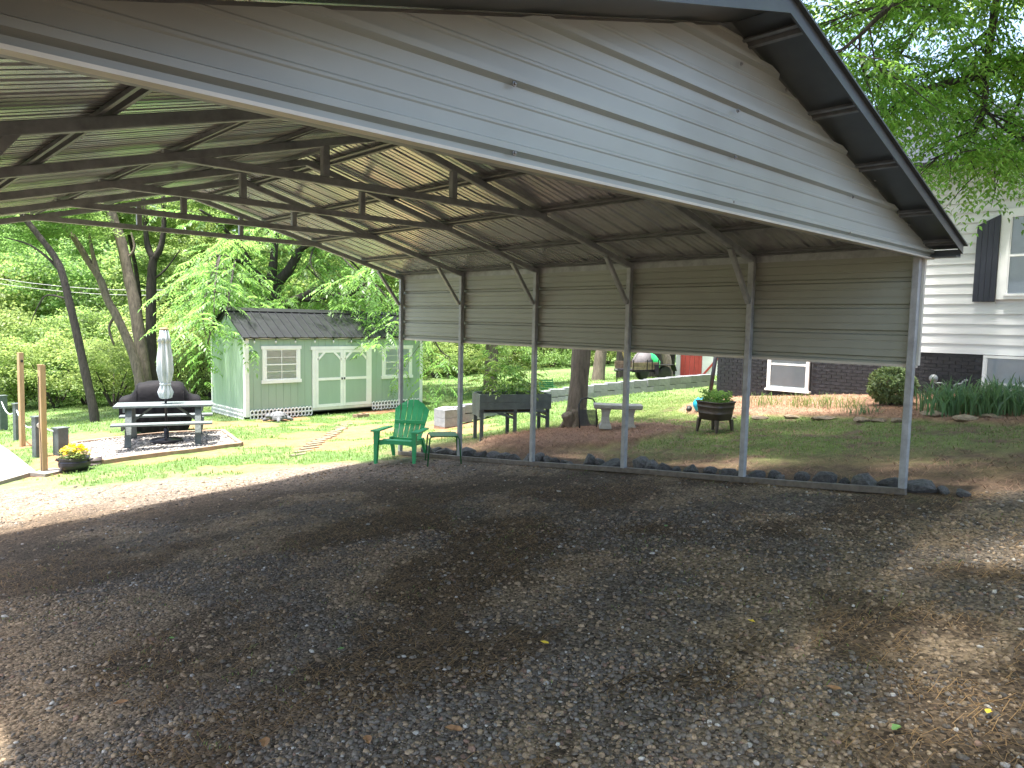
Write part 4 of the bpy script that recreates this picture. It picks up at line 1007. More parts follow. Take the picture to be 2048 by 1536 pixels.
for s in (-1, 1):
    m_ = MB(); sec = []
    for z, w_, d_ in ((0,.10,.13),(.05,.095,.12),(.09,.07,.10),(.2,.058,.085),(.28,.07,.10),(.329,.085,.12)): sec.append([(s*.2-w_,-d_,z),(s*.2+w_,-d_,z),(s*.2+w_,d_,z),(s*.2-w_,d_,z)])
    vs = [p for q in sec for p in q]; fs = [(a*4+j, a*4+(j+1)%4, a*4+4+(j+1)%4, a*4+4+j) for a in range(len(sec)-1) for j in range(4)]+[(3,2,1,0), tuple(range(len(vs)-4,len(vs)))]
    m_.add(vs, fs).build('pedestal', MT['concrete'], be)

# ---- folding chair leaning on the tree
pk = onG(1176, 868); fc = thing('folding_chair', 'folded black chair with grey woven seat leaning on the tree trunk', 'folding chair', gz(pk[0], pk[1]), CAM_YAW*-1+.15)
le = lambda z: .22*z
MB().tube([(-.15,0,0),(-.155,le(.2),.2),(-.15,le(.4),.4),(-.10,le(.49),.49),(.0,le(.51),.51),(.10,le(.49),.49),(.15,le(.4),.4),(.155,le(.2),.2),(.15,0,0)], .014, 8).build('frame', MT['black_iron'], fc, True)
sp2 = MB()
for i in range(13): z = .05+i*.021; sp2.bar((-.145,le(z)-.006,z),(.145,le(z)-.006,z),.012,.017,up=(0,.2,1))
MT['weave'] = mat('grey_woven_strap', (.045,.047,.058), .6, 0, .2, 20); sp2.build('woven_seat', MT['weave'], fc)
MB().tube([(.15,-.02,0),(.17,.03,.14),(.15,le(.3),.3)], .010, 6).build('rear_leg', MT['black_iron'], fc, True)

# ---- wash tub planter
pu = onG(1437, 866); pu = np.array(gz(pu[0]+.12, pu[1]+.14)); tb = thing('washtub_planter', 'dark bronze wash tub planter standing on four legs', 'planter', pu, -CAM_YAW+.62)
def rsq(w_, z, n=28):
    o = []
    for i in range(n):
        t = 2*PI*i/n; c_, s_ = math.cos(t), math.sin(t); q = (abs(c_)**5+abs(s_)**5)**(-1/5); o.append((w_*q*c_, w_*q*s_, z))
    return o
def ringmesh(rings, cap=(True, True)):
    n = len(rings[0]); vs = [p for r in rings for p in r]
    fs = [(a*n+i, a*n+(i+1)%n, (a+1)*n+(i+1)%n, (a+1)*n+i) for a in range(len(rings)-1) for i in range(n)]
    if cap[0]: fs.append(tuple(range(n))[::-1])
    if cap[1]: fs.append(tuple(range((len(rings)-1)*n, len(rings)*n)))
    return MB().add(vs, fs)
ringmesh([rsq(.19,.20),rsq(.20,.205),rsq(.215,.30),rsq(.222,.305),rsq(.217,.312),rsq(.232,.40),rsq(.240,.406),rsq(.234,.412),rsq(.240,.47),rsq(.256,.478),rsq(.256,.492),rsq(.240,.494),rsq(.232,.44)], (True, True)).build('tub', MT['bronze'], tb, True)
MB().add(*(lambda r: (r, [tuple(range(len(r)))]))(rsq(.231,.455))).build('soil', MT['soil'], tb)
for sx in (-1,1):
    for sy in (-1,1):
        m_ = MB(); x, y = sx*.17, sy*.17; m_.add([(x-.035,y-.02,.21),(x+.035,y-.02,.21),(x+.035,y+.02,.21),(x-.035,y+.02,.21),(x*1.12-.018,y*1.12-.012,0),(x*1.12+.018,y*1.12-.012,0),(x*1.12+.018,y*1.12+.012,0),(x*1.12-.018,y*1.12+.012,0)], [(0,1,2,3),(7,6,5,4),(0,4,5,1),(1,5,6,2),(2,6,7,3),(3,7,4,0)]); m_.build('leg', MT['bronze'], tb)
r = np.random.default_rng(5); n = 420; P = np.stack([r.uniform(-.2,.2,n), r.uniform(-.2,.2,n), .46+r.uniform(0,.20,n)*(1-.3*r.uniform(0,1,n))], -1)
v, f = leaf_quads(P, rdir(r,n,-.2,.8), rdir(r,n,.3,1), r.uniform(.04,.07,n), r.uniform(.03,.05,n))
tpn = thing('tub_plant', 'bushy green plant growing in the bronze wash tub', 'plant', (pu[0],pu[1],pu[2]+.46)); tpn.rotation_euler.z = tb.rotation_euler.z
npmesh('leaves', v-np.array([0,0,.46]), f, MT['leaf_plant'], tpn)
st2 = MB()
for i in range(14):
    a = r.uniform(0,2*PI); q = r.uniform(.02,.12); st2.tube([(q*math.cos(a),q*math.sin(a),-.005),(q*1.4*math.cos(a),q*1.4*math.sin(a),.14)],.004,4)
st2.build('stem', MT['stem'], tpn)

# ---- blue watering can lying by the bed with black pipe, black pole at the house corner
pbl = onG(1401, 828); bl_ = thing('blue_pot', 'bright blue round pot lying behind the wash tub', 'pot', gz(pbl[0], pbl[1]), .4)
q = MB().lathe([(.03,-.14),(.09,-.13),(.135,-.07),(.145,0),(.13,.07),(.10,.12),(.11,.14),(.085,.14),(.08,.05)], 20); q.v = [tuple(Matrix.Rotation(1.15,3,'X')@Vector(v)+Vector((0,0,.135))) for v in q.v]; q.build('body', MT['blue'], bl_, True)
q = MB().lathe([(.146,-.012),(.152,-.008),(.152,.008),(.146,.012)], 20); q.v = [tuple(Matrix.Rotation(1.15,3,'X')@Vector(v)+Vector((0,0,.135))) for v in q.v]; q.build('band', MT['blue'], bl_, True)
pp = onG(1378, 826); dn = MB(); dn.tube([(-.16,-.05,.04),(-.05,-.02,.045),(.1,.04,.05)], [.045,.045,.045], 12); 
for i in range(6): dn.tube([(-.15+i*.04,-.048+i*.012,.041),(-.14+i*.04,-.045+i*.012,.0415)], .05, 12)
o = dn.build('drain_pipe', MT['rubber'], None, True); place(o, gz(pp[0], pp[1]), .2); tag(o, 'short black corrugated drain pipe end next to the blue pot', 'pipe')
pq = onG(1418, 802); top = atd(1435, 690, float((pq-CAM_LOC)@CF)-.1)
o = MB().tube([(0,0,-.03),tuple((top-pq)*.5),tuple(top-pq)], .045, 10).build('downspout', MT['black_iron'], None, True); place(o, gz(pq[0], pq[1])); tag(o, 'slanting black drain pole near the brick house corner', 'pole')

# ---- house bed: bush, liriope, irises, border stones
def blade_clump(name, label, cat, p, n, h, w_, spread, seed, m, group=None, fan=None):
    r = np.random.default_rng(seed); t = thing(name, label, cat, p, 0, group)
    P = np.stack([r.normal(0,spread*.25,n), r.normal(0,spread*.25,n), np.zeros(n)-.01], -1); hh = h*r.uniform(.65,1.1,n)
    a = r.uniform(0,2*PI,n); d = np.stack([np.cos(a),np.sin(a),np.zeros(n)],-1); s = np.stack([-np.sin(a),np.cos(a),np.zeros(n)],-1); a2 = r.uniform(0,2*PI,n); s = np.stack([np.cos(a2),np.sin(a2),np.zeros(n)],-1)
    ln = r.uniform(.1,.75,n)[:,None]*spread*2; up = np.array([0,0,1.]); H_ = hh[:,None]; rows = []
    for tt, ww in ((0,.7),(.35,1),(.7,.8),(.9,.4)):
        c_ = P+up*H_*(tt-.25*ln*tt*tt)+d*ln*H_*tt*tt*.9; rows += [c_-s*w_*ww/2, c_+s*w_*ww/2]
    rows.append(P+up*H_*(1-.3*ln)+d*ln*H_*1.0)
    v = np.stack(rows,1).reshape(-1,3); o = np.arange(n)*9
    tris = []
    for k in range(3): tris += [np.stack([o+2*k,o+2*k+1,o+2*k+3],-1), np.stack([o+2*k,o+2*k+3,o+2*k+2],-1)]
    tris.append(np.stack([o+6,o+7,o+8],-1))
    npmesh('leaves', v, np.concatenate(tris), m, t); return t
lir = ['grass-like liriope clump nearest the wash tub', 'liriope clump under the basement window', 'liriope clump just right of the basement window', 'fourth liriope clump, left of the round bush', 'small dark liriope clump in front of the round bush']
for i, q in enumerate(((1530,818),(1602,820),(1648,822),(1694,822),(1728,834))):
    p = onG(*q); blade_clump('liriope_clump', lir[i], 'plant', gz(p[0], p[1]), 60, .30 if i < 4 else .2, .010, .55, 60+i, MT['grass'] if i < 4 else MT['leaf_iris'], 'liriope clumps in the house bed')
ORD = ['first','second','third','fourth','fifth','sixth','seventh','eighth','ninth','tenth','eleventh','twelfth','thirteenth','fourteenth','fifteenth']
p0 = onG(1868, 838); p1 = onG(2075, 838)
k = 0
for row_ in range(3):
    for i in range(7):
        t = (i+.5*(row_ % 2)+random.uniform(-.2,.2))/6.3; x = p0[0]+(p1[0]-p0[0])*t+row_*.33+random.uniform(-.05,.05); y = p0[1]+(p1[1]-p0[1])*t+row_*.10
        if row_ == 0 and i in (0,): continue
        blade_clump('iris_clump', 'sword-leaved iris clump, %s from the left in the %s row of the house bed' % (ORD[i], ('front','middle','back')[row_]), 'plant', gz(x, y), 26, .49+.10*random.random(), .028, .58, 100+k, MT['leaf_iris'], 'iris clumps in the house bed'); k += 1
p = onG(1782, 816); bs = thing('round_bush', 'round clipped pale green bush against the black brick', 'bush', gz(p[0], p[1]))
r = np.random.default_rng(8); n = 5200; D = rdir(r, n, -.95, 1); rad = r.uniform(.55,1,n)**.5
rad *= 1+.13*np.sin(D[:,0]*7+D[:,2]*5)
P = D*np.array([.34,.34,.31])*rad[:,None]+np.array([0,0,.33]); v, f = leaf_quads(P, unit(D+r.normal(0,.6,(n,3))), unit(D+r.normal(0,.5,(n,3))), r.uniform(.045,.07,n), r.uniform(.028,.04,n)); npmesh('leaves', v, f, MT['leaf_bush'], bs)
stb = MB()
for i in range(9): a = i*.7; stb.tube([(.02*math.cos(a),.02*math.sin(a),-.02),(.12*math.cos(a),.12*math.sin(a),.2),(.22*math.cos(a),.22*math.sin(a),.42)], [.014,.010,.004], 5)
stb.build('stem', MT['bark_dark'], bs)
def rock_mesh(name, seed, flat=1.0, sub=2):
    import bmesh as bm_
    b = bm_.new(); bm_.ops.create_icosphere(b, subdivisions=sub, radius=.5); r = random.Random(seed)
    ph = [r.uniform(0,6) for _ in range(6)]
    planes = [(Vector((r.uniform(-1,1), r.uniform(-1,1), r.uniform(-1,1))).normalized(), r.uniform(.26,.42)) for _ in range(11)]
    for v in b.verts:
        for nn, d in planes:
            e = v.co.dot(nn)-d
            if e > 0: v.co -= nn*e
        v.co *= 1+.05*math.sin(v.co.x*9+ph[0])+.05*math.sin(v.co.y*11+ph[1])
        v.co.z *= flat
    me = bpy.data.meshes.new(name); b.to_mesh(me); b.free(); return me
flagm = [rock_mesh('border_stone', 200+i, .22) for i in range(4)]
for me in flagm: me.materials.append(MT['flagstone'])
bpos = [(1405,836,.3),(1460,836,.4),(1520,838,.42),(1585,838,.36),(1650,840,.5),(1722,843,.36),(1757,843,.3),(1795,844,.3),(1868,838,.5),(1928,846,.45),(1985,842,.42)]
where = ['behind the wash tub','right of the wash tub legs','left of the second carport post','below the basement window','dark one below the liriopes','left of the small dark liriope','left of the front carport post','behind the front carport post','widest, left of the irises','in front of the irises','at the right end of the irises']
for i, (x, y, s) in enumerate(bpos):
    p = onG(x, y); o = bpy.data.objects.new('border_stone', flagm[i % 4]); COL.objects.link(o); o.location = gz(p[0], p[1]); o.location.z += .015; o.scale = (s*.8, s, .5); o.rotation_euler = (0,0,PI/2*0+.3*i)
    tag(o, 'flat brown edging stone of the mulch bed, '+where[i], 'stone', 'flat stones edging the mulch bed')
# ---- dark rocks along the base rail
rockm = [rock_mesh('rock', 300+i, .75) for i in range(6)]
for me in rockm: me.materials.append(MT['rock'])
y = -.42; rr = random.Random(4); k = 0; bcount = {}
bayn = ['beside the nearest carport post','between the first and second carport posts','between the second and third carport posts','between the third and fourth carport posts','between the fourth and fifth carport posts','between the fifth and last carport posts']
while y < 7.55:
    s = rr.uniform(.11,.30); x = .14+rr.uniform(-.02,.10)+s*.2; o = bpy.data.objects.new('rock', rockm[k % 6]); COL.objects.link(o)
    o.location = gz(x, y); o.location.z += s*.14; o.scale = (s*rr.uniform(.7,1.1), s*rr.uniform(.8,1.4), s*rr.uniform(.75,1.25)); o.rotation_euler = (rr.uniform(-.3,.3), rr.uniform(-.3,.3), rr.uniform(0,6))
    b = 0 if y < .0 else min(5, 1+int(y/SP))
    cnt = bcount.get(b, 0); bcount[b] = cnt+1
    tag(o, 'jagged dark rock, %s from the front, %s' % (ORD[cnt], bayn[b]), 'rock', 'dark rocks along the base rail'); y += s*rr.uniform(.75,1.15); k += 1

# ---- block retaining wall
path = [Vector(p) for p in ((3.35,10.55),(6.5,10.45),(7.5,9.95),(9.1,9.3),(11.6,8.75))]
bwall = thing('block_wall', 'low grey concrete block retaining wall running to the house corner', 'wall', gz(7.5, 9.95)); bo = bwall.location
seg = []; acc = 0
for a, b in zip(path[:-1], path[1:]): seg.append((a, b, (b-a).length, acc)); acc += (b-a).length
def pa_(s):
    for a, b, l, c0 in seg:
        if s <= c0+l: return a+(b-a)*((s-c0)/l), math.atan2((b-a).y, (b-a).x)
    return b, math.atan2((b-a).y, (b-a).x)
bm0 = MB().box((0,0,0), (.39,.19,.185)).build('block', MT['block'], bwall); firstb = True
s = .2
while s < acc-.1:
    for c_ in range(2):
        p, a = pa_(min(s+.2*c_, acc)); zb = float(H(p.x, p.y))
        zt2 = zb+.33 if s > 1.2 else zb+.42
        loc = (p.x-bo.x, p.y-bo.y, zt2-.0925-.19*c_-bo.z+random.uniform(-.004,.004))
        if firstb: bm0.location = loc; bm0.rotation_euler = (0,0,a); firstb = False
        else: link_copy(bm0, bwall, loc, (0,0,a))
    s += .395
pz = float(H(3.3, 10.5))
for i in range(3):
    q = MB().box((0,0,0), (.39,.39,.185)).build('pier_block', MT['block'] if i < 2 else MT['block_clay'], bwall); q.location = (3.2-bo.x, 10.45-bo.y, pz+.42-.0925-.19*i-bo.z+.0)
q = MB().box((0,0,0), (.34,.2,.03)).build('cap_piece', MT['trim_pale'], bwall); q.location = (3.22-bo.x, 10.5-bo.y, pz+.437-bo.z); q.rotation_euler = (0,0,.3)

# ---- far green slatted lawn chair
p = onG(1112, 780); gc = thing('lawn_chair', 'small green slatted lawn chair far behind the block wall', 'chair', gz(7.0, 10.95), -.55); gc.scale = (.66,)*3
for i in range(5): MB().bar((-.26,.24+.02*i,.42+.085*i),(.26,.24+.02*i,.42+.085*i),.018,.06).build('back_slat', MT['green_metal'], gc)
for i in range(4): MB().bar((-.26,-.2+.11*i,.36),(.26,-.2+.11*i,.36),.08,.016).build('seat_slat', MT['green_metal'], gc)
for sx in (-1,1):
    MB().tube([(sx*.28,-.24,0),(sx*.28,-.24,.52),(sx*.28,.22,.54)],.014,6).build('arm', MT['green_metal'], gc); MB().tube([(sx*.27,.36,.85),(sx*.27,.22,.36),(sx*.27,.34,0)],.014,6).build('leg', MT['green_metal'], gc)

# ---- utility trailer with its load
pt1 = atd(1232, 775, 21.4); pt2 = atd(1322, 768, 22.2); a_ = math.atan2(pt2[1]-pt1[1], pt2[0]-pt1[0])
c_ = (pt1+pt2)/2; tl = thing('utility_trailer', 'small wooden-sided utility trailer parked behind the block wall', 'trailer', (c_[0], c_[1], float(H(c_[0], c_[1]))+.02), a_)
tl.scale = (.84,)*3
MB().bbox((-.75,-.5,.40),(.45,.5,.46)).build('bed', MT['black_iron'], tl)
for z in (.47,.60):
    MB().bbox((-.72,-.52,z),(.42,-.49,z+.12)).build('side_board', MT['flagstone'], tl); MB().bbox((-.72,.49,z),(.42,.52,z+.12)).build('side_board', MT['flagstone'], tl)
for x in (-.72,-.1,.12,.40): MB().bbox((x,-.545,.40),(x+.025,-.521,.82)).build('stake', MT['black_iron'], tl)
MB().bbox((-.74,-.545,.38),(.45,-.521,.42)).build('side_rail', MT['black_iron'], tl)
MB().tube([(-.75,0,.42),(-1.05,0,.40)],.03,8).build('tongue', MT['black_iron'], tl); MB().tube([(-1.0,0,.43),(-1.1,0,.43)],.045,8).build('coupler', MT['screw'], tl)
MB().tube([(-.98,0,.40),(-.98,0,.0)],.02,8).build('jack_stand', MT['black_iron'], tl)
for s in (-1,1):
    wl = MB().lathe([(.12,-.07),(.27,-.08),(.30,-.05),(.30,.05),(.27,.08),(.12,.07)], 20); wl.v = [(x, z+s*.62, y+.30) for x,y,z in wl.v]; wl.v = [(x+.62,y,z) for x,y,z in wl.v]; wo = wl.build('tyre', MT['rubber'], tl, True)
    rm = MB().lathe([(.02,-.055),(.16,-.05),(.165,.05),(.02,.055)], 16); rm.v = [(x+.62, z+s*.62, y+.30) for x,y,z in rm.v]; rm.build('rim', MT['white'], wo, True)
    fd = MB()
    fd.bbox((.25,s*.62-.13,.62),(.99,s*.62+.13,.645)); fd.bbox((.25,s*.62-.13,.30),(.275,s*.62+.13,.619)); fd.bar((.99,s*.62,.63),(1.08,s*.62,.42),.26,.02,up=(1,0,1)); fd.build('fender', MT['black_iron'], tl)
def onT(x, y, z): 
    ca, sa = math.cos(a_), math.sin(a_); q = .84; return (tl.location.x+q*(x*ca-y*sa), tl.location.y+q*(x*sa+y*ca), tl.location.z+q*z)
o = MB(); 
for i, (x, t) in enumerate(((-.55,.35),(-.45,.3),(-.35,.42))): o.bar((x,-.2+.15*i,0),(x-.25*t*2,-.2+.15*i,.55),.03,.12,up=(0,1,0))
o = o.build('scrap_board', MT['brown_wood']); place(o, onT(0,0,.47), a_); tag(o, 'orange scrap boards sticking up at the front of the trailer', 'boards')
o = MB().add(*(lambda r: (r.v, r.f))(ringmesh([[(.30*math.cos(2*PI*i/10)*w_+dx, .3*math.sin(2*PI*i/10)*w_, z) for i in range(10)] for z,w_,dx in ((0,.9,0),(.25,1,0),(.42,.8,.05),(.55,.35,.1))]))).build('yard_bag', mat('grey_sack', (.13,.12,.125), .8, 0, .2, 6, .4, 10), None, True); place(o, onT(.1,.0,.47), a_); tag(o, 'grey lumpy sack in the bed of the trailer', 'sack')
gm_ = thing('green_mower', 'green garden machine with a yellow panel on the trailer', 'garden machine', onT(.42,0,.47), a_)
ringmesh([[(.26*math.cos(2*PI*i/10)*w_+dx, .25*math.sin(2*PI*i/10)*w_, z) for i in range(10)] for z,w_,dx in ((0,.9,.12),(.22,1,.1),(.40,.75,.0),(.52,.3,-.12))]).build('hood', mat('bright_green_paint', (.03,.5,.13), .4), gm_, True)
MB().tube([(-.1,0,.48),(-.35,0,.55),(-.75,0,.72)],.014,6).build('handle', MT['green_metal'], gm_)
MB().box((-.28,.05,.36),(.28,.02,.14)).build('panel', MT['yellow'], gm_)
MB().lathe([(.08,0),(.09,.02),(.09,.06),(.08,.08)],12,c=(.1,-.2,.0)).build('wheel', MT['rubber'], gm_)
# ================================================================== LEFT SIDE: picnic area
# ---- gravel pad with timber edging
c4 = [onG(208, 928), onG(482, 893), onG(446, 866), onG(146, 891)]
pad = [(float(p[0]), float(p[1])) for p in c4]
def inpoly(X, Y, poly):
    ok = np.zeros(len(X), bool); j = len(poly)-1
    for i in range(len(poly)):
        xi, yi = poly[i]; xj, yj = poly[j]
        ok ^= ((yi > Y) != (yj > Y)) & (X < (xj-xi)*(Y-yi)/(yj-yi+1e-12)+xi); j = i
    return ok
MT['padm'] = mat('pale_pea_gravel', (.26,.245,.225), .9, 0, .35, 40, .9, 60)
n_ = 14; vs = []; fs = []
for i in range(n_+1):
    for j in range(n_+1):
        u, v = i/n_, j/n_; x = (pad[0][0]*(1-u)+pad[1][0]*u)*(1-v)+(pad[3][0]*(1-u)+pad[2][0]*u)*v; y = (pad[0][1]*(1-u)+pad[1][1]*u)*(1-v)+(pad[3][1]*(1-u)+pad[2][1]*u)*v
        vs.append((x, y, float(Hs(x,y))+.045))
for i in range(n_):
    for j in range(n_): a = i*(n_+1)+j; fs.append((a, a+n_+1, a+n_+2, a+1))
o = MB().add(vs, fs).build('gravel_pad', MT['padm'], None, True); o['kind'] = 'structure'
padn = ['front','right','back','left']
for k in range(4):
    a, b = pad[k], pad[(k+1)%4]; m_ = MB(); pts = [(a[0]+(b[0]-a[0])*t, a[1]+(b[1]-a[1])*t) for t in np.linspace(0,1,6)]
    L_ = math.hypot(b[0]-a[0], b[1]-a[1])
    for p, q in zip(pts[:-1], pts[1:]): m_.bar((*p, float(Hs(*p))+.035), (*q, float(Hs(*q))+.035), .09, .09, bev=.006)
    o = m_.build('edging_timber', mat('clay_stained_timber', (.26,.18,.125), .8, 0, .3, 6, .3, 30)); tag(o, 'clay-stained timber edging the %s of the gravel pad' % padn[k], 'timber', 'timbers edging the gravel pad')
r = np.random.default_rng(61); n = 4200; X = r.uniform(-3.6,-.4,n); Y = r.uniform(10.8,14.6,n); k_ = inpoly(X, Y, pad); X, Y = X[k_], Y[k_]; size = r.uniform(.016,.034,len(X))
v, f = stone_field(np.stack([X,Y,Hs(X,Y)+.05],-1), size, 62); bc = np.array([.32,.30,.275])*r.uniform(.55,1.2,len(X))[:,None]
o = npmesh('pad_gravel', v, f, MT['gravel'], attrs={'albedo': ('FLOAT_COLOR', np.repeat(np.concatenate([bc,np.ones((len(X),1))],1),12,0))}); o['kind'] = 'stuff'; tag(o, 'pale pea gravel under the picnic table', 'gravel')

# ---- picnic table
ta = onG(258, 905); tb_ = onG(395, 893); rz = ang(ta, tb_)
nv = np.array([-math.sin(rz), math.cos(rz)]); tc_ = (ta+tb_)[:2]/2+nv*.52
pz_ = float(Hs(*tc_))+.05
pt_ = thing('picnic_table', 'grey painted wooden picnic table on the gravel pad', 'picnic table', (tc_[0], tc_[1], pz_), rz, scale=.95)
TWd = MT['table_wood']; TL = .90
for i in range(5): MB().box((0, -.30+i*.15, .765), (2*TL, .142, .038)).build('tabletop_plank', TWd, pt_)
for s in (-1,1):
    for q in range(2): MB().box((0, s*(.60+q*.148), .455), (2*TL, .140, .036)).build('seat_plank', TWd, pt_)
lx = .63
for x in (-lx, lx):
    xs_ = 1 if x > 0 else -1
    for s in (-1,1):
        MB().bar((x, s*.62, .0), (x, s*.26, .744), .115, .042, up=(0,1,.48)).build('leg', MT['grey_paint'], pt_)
    MB().box((x+xs_*.078, 0, .70), (.038,.74,.09)).build('top_beam', MT['grey_paint'], pt_); MB().box((x+xs_*.078, 0, .39), (.038,1.48,.09)).build('seat_beam', MT['grey_paint'], pt_)
    MB().bar((x-xs_*.0, 0, .40), (x-xs_*.42, 0, .735), .038,.085, up=(0,1,0)).build('brace', MT['grey_paint'], pt_)
# ---- patio umbrella, closed
um = thing('patio_umbrella', 'closed white and grey striped patio umbrella standing through the picnic table', 'umbrella', (tc_[0]+.02, tc_[1]+.0, pz_-.0), rz)
MB().lathe([(.30,0),(.30,.035),(.26,.055),(.06,.07),(.045,.10),(.045,.25),(.03,.26)], 24).build('base', MT['black_iron'], um, True)
MB().tube([(0,0,.02),(0,0,2.2)], .021, 10).build('pole', MT['black_iron'], um, True)
um_top = 2.19
def pleat(t, z): return 1+.20*math.cos(8*t+1.5*z)+.06*math.cos(16*t+4*z)
MB().lathe([(.02,um_top),(.075,um_top-.02),(.10,um_top-.16),(.135,um_top-.24),(.115,um_top-.245),(.11,um_top-.30),(.145,um_top-.55),(.155,um_top-.80),(.12,um_top-.98),(.085,um_top-1.06),(.10,um_top-1.12),(.14,um_top-1.22),(.11,um_top-1.33),(.06,um_top-1.35)], 64, fn=lambda t, z: .86*pleat(t, z)).build('canopy', MT['umbrella'], um, True)
MB().lathe([(.095,um_top-1.045),(.10,um_top-1.05),(.10,um_top-1.075),(.095,um_top-1.08)], 20).build('tie_strap', MT['umbrella'], um, True)
MB().lathe([(.07,um_top-.01),(.075,um_top+.0),(.07,um_top+.025),(.02,um_top+.03)], 14).build('finial', MT['brown_wood'], um, True)

# ---- covered grill
pg = onG(318, 866); gr_ = thing('covered_grill', 'large gas grill under a black fabric cover behind the picnic table', 'grill', gz(pg[0]+.1, pg[1]+.15), rz+.04)
def ring_u(u):
    au = abs(u)
    h = np.interp(au, [0,.40,.46,.52,.58,.74,.77], [1.06,1.01,.95,.84,.79,.75,.70]); dd = np.interp(au, [0,.46,.54,.77], [.33,.32,.27,.25])
    zb_ = np.interp(au, [0,.52,.58,.77], [.04,.06,.28,.40])
    pts = []
    prof = [(-1,0),(-1.0,.25),(-1,.5),(-.97,.75),(-.86,.93),(-.55,.99),(0,1),(.55,.99),(.86,.93),(.97,.75),(1,.5),(1,.25),(1,0)]
    for a, b in prof:
        fold = .018*math.sin(u*38+b*4)*(1-b)+.012*math.sin(u*71+b*9)*(1-b); arch = .05*math.cos(a*PI/2)*(1 if au < .46 else .2)
        pts.append((u, a*dd+math.copysign(1, a)*fold if a else 0, zb_+(h-zb_)*b+arch*b*b+.008*math.sin(u*23+a*7)))
    return pts
us = [-.77,-.76,-.72,-.66,-.60,-.54,-.50,-.48,-.45,-.42,-.38,-.34]+list(np.linspace(-.28,.28,15))+[.34,.38,.42,.45,.48,.50,.54,.60,.66,.72,.76,.77]
rg = [ring_u(u) for u in us]; n_ = len(rg[0]); vs = [p for q in rg for p in q]
fs = [(a*n_+i, (a+1)*n_+i, (a+1)*n_+i+1, a*n_+i+1) for a in range(len(rg)-1) for i in range(n_-1)]+[tuple(range(n_)), tuple(range((len(rg)-1)*n_, len(rg)*n_))[::-1]]
MB().add(vs, fs).build('cover', MT['black_cloth'], gr_, True)
for s in (-1,1):
    MB().tube([(s*.45,-.338,.06),(s*.45,-.33,.55),(s*.44,-.30,.90),(s*.43,-.2,1.0),(s*.43,0,1.035)], .007, 5).build('seam', MT['black_cloth'], gr_, True)
for s in (-1,1):
    for t in (-1,1): MB().lathe([(.035,0),(.045,.01),(.045,.06),(.035,.07)],10,c=(s*.34,t*.22,0)).build('caster', MT['rubber'], gr_)

# ---- posts on the left
def wood_post(px, py, pyt, w_, label, name='wooden_post', m=None, group=None):
    p = onG(px, py); d = float((p-CAM_LOC)@CF); h = (py-pyt)*d/FPX; t = thing(name, label, 'post', gz(p[0], p[1]), .3, group)
    lean = .012
    MB().bar((0,0,-.03),(lean*h,0,h),w_,w_,up=(0,1,0),bev=.004).build('shaft', m or MT['brown_wood'], t); return t, h
t, h = wood_post(88, 947, 729, .085, 'tall new pine post nearest the concrete slab')
MB().tube([(-.055,-.03,0),(-.05,-.035,h*.3),(-.058,-.03,h*.5),(-.05,-.035,h*.9)],.006,5).build('cable', MT['rubber'], t); MB().box((0,0,h+.006),(.07,.07,.01)).build('cap', MT['brown_wood'], t)
t, h = wood_post(45, 893, 705, .085, 'tall new pine post standing farther back at the left'); MB().box((.02,-.055,h*.91),(.03,.03,.05)).build('bracket', MT['rubber'], t)
def grey_post(px, py, pyt, w_, label):
    t, h = wood_post(px, py, pyt, w_, label, 'grey_post', MT['grey_paint'], 'grey rope-fence posts'); MB().box((.012*h,0,h+.012),(w_+.03,w_+.03,.024)).build('post_cap', MT['grey_paint'], t)
    return Vector(t.location)+Vector((0,0,h*.86)), t
g1, t1_ = grey_post(76, 914, 834, .135, 'grey post with a round pale knob behind the near pine post')
q = MB().lathe([(.045,-.012),(.05,0),(.045,.012),(.01,.018)],14); q.v = [(x,z-.085,y+.60) for x,y,z in q.v]; q.build('knob', MT['trim_pale'], t1_)
g2, _ = grey_post(122, 908, 856, .19, 'short wide grey post behind the flower pot')
g3, _ = grey_post(35, 880, 808, .115, 'slim grey post just behind the far pine post')
g4, _ = grey_post(5, 861, 792, .19, 'grey post at the far left edge of the picture')
rp_ = MB(); pts = []
for a, b in ((g4,g3),(g3,g1),(g1,g2)):
    for i in range(7): u = i/6; p = a.lerp(b, u); p.z -= .22*4*u*(1-u)*min(1,(b-a).length/2); pts.append(tuple(p))
rp_.tube(pts, .014, 6); o = rp_.build('rope', MT['rope'], None, True); tag(o, 'pale blue-white rope sagging between the grey posts', 'rope')
# ---- concrete slab
m_ = MB(); A_ = onG(72, 949); 
poly = [(A_[0],A_[1]),(-7.6,9.35),(-9.5,17.5),(-4.28,17.5)]; nn = 10; vs = []; fs = []
for i in range(nn+1):
    for j in range(nn+1):
        u, v = i/nn, j/nn; x = (poly[1][0]*(1-u)+poly[0][0]*u)*(1-v)+(poly[2][0]*(1-u)+poly[3][0]*u)*v; y = (poly[1][1]*(1-u)+poly[0][1]*u)*(1-v)+(poly[2][1]*(1-u)+poly[3][1]*u)*v
        vs.append((x,y,float(H(x,y))+.06))
for i in range(nn):
    for j in range(nn): a = i*(nn+1)+j; fs.append((a, a+nn+1, a+nn+2, a+1))
nv_ = len(vs); edge = [i*(nn+1) for i in range(nn+1)]+[nn*(nn+1)+j for j in range(1,nn+1)]
vs += [(vs[i][0], vs[i][1], vs[i][2]-.15) for i in edge]
fs += [(edge[k], nv_+k, nv_+k+1, edge[k+1]) for k in range(len(edge)-1)]
MT['slab'] = mat('pale_concrete_slab', (.23,.205,.18), .85, 0, .12, 3, .3, 40, dirt=.15)
o = MB().add(vs, fs).build('concrete_slab', MT['slab']); o['kind'] = 'structure'
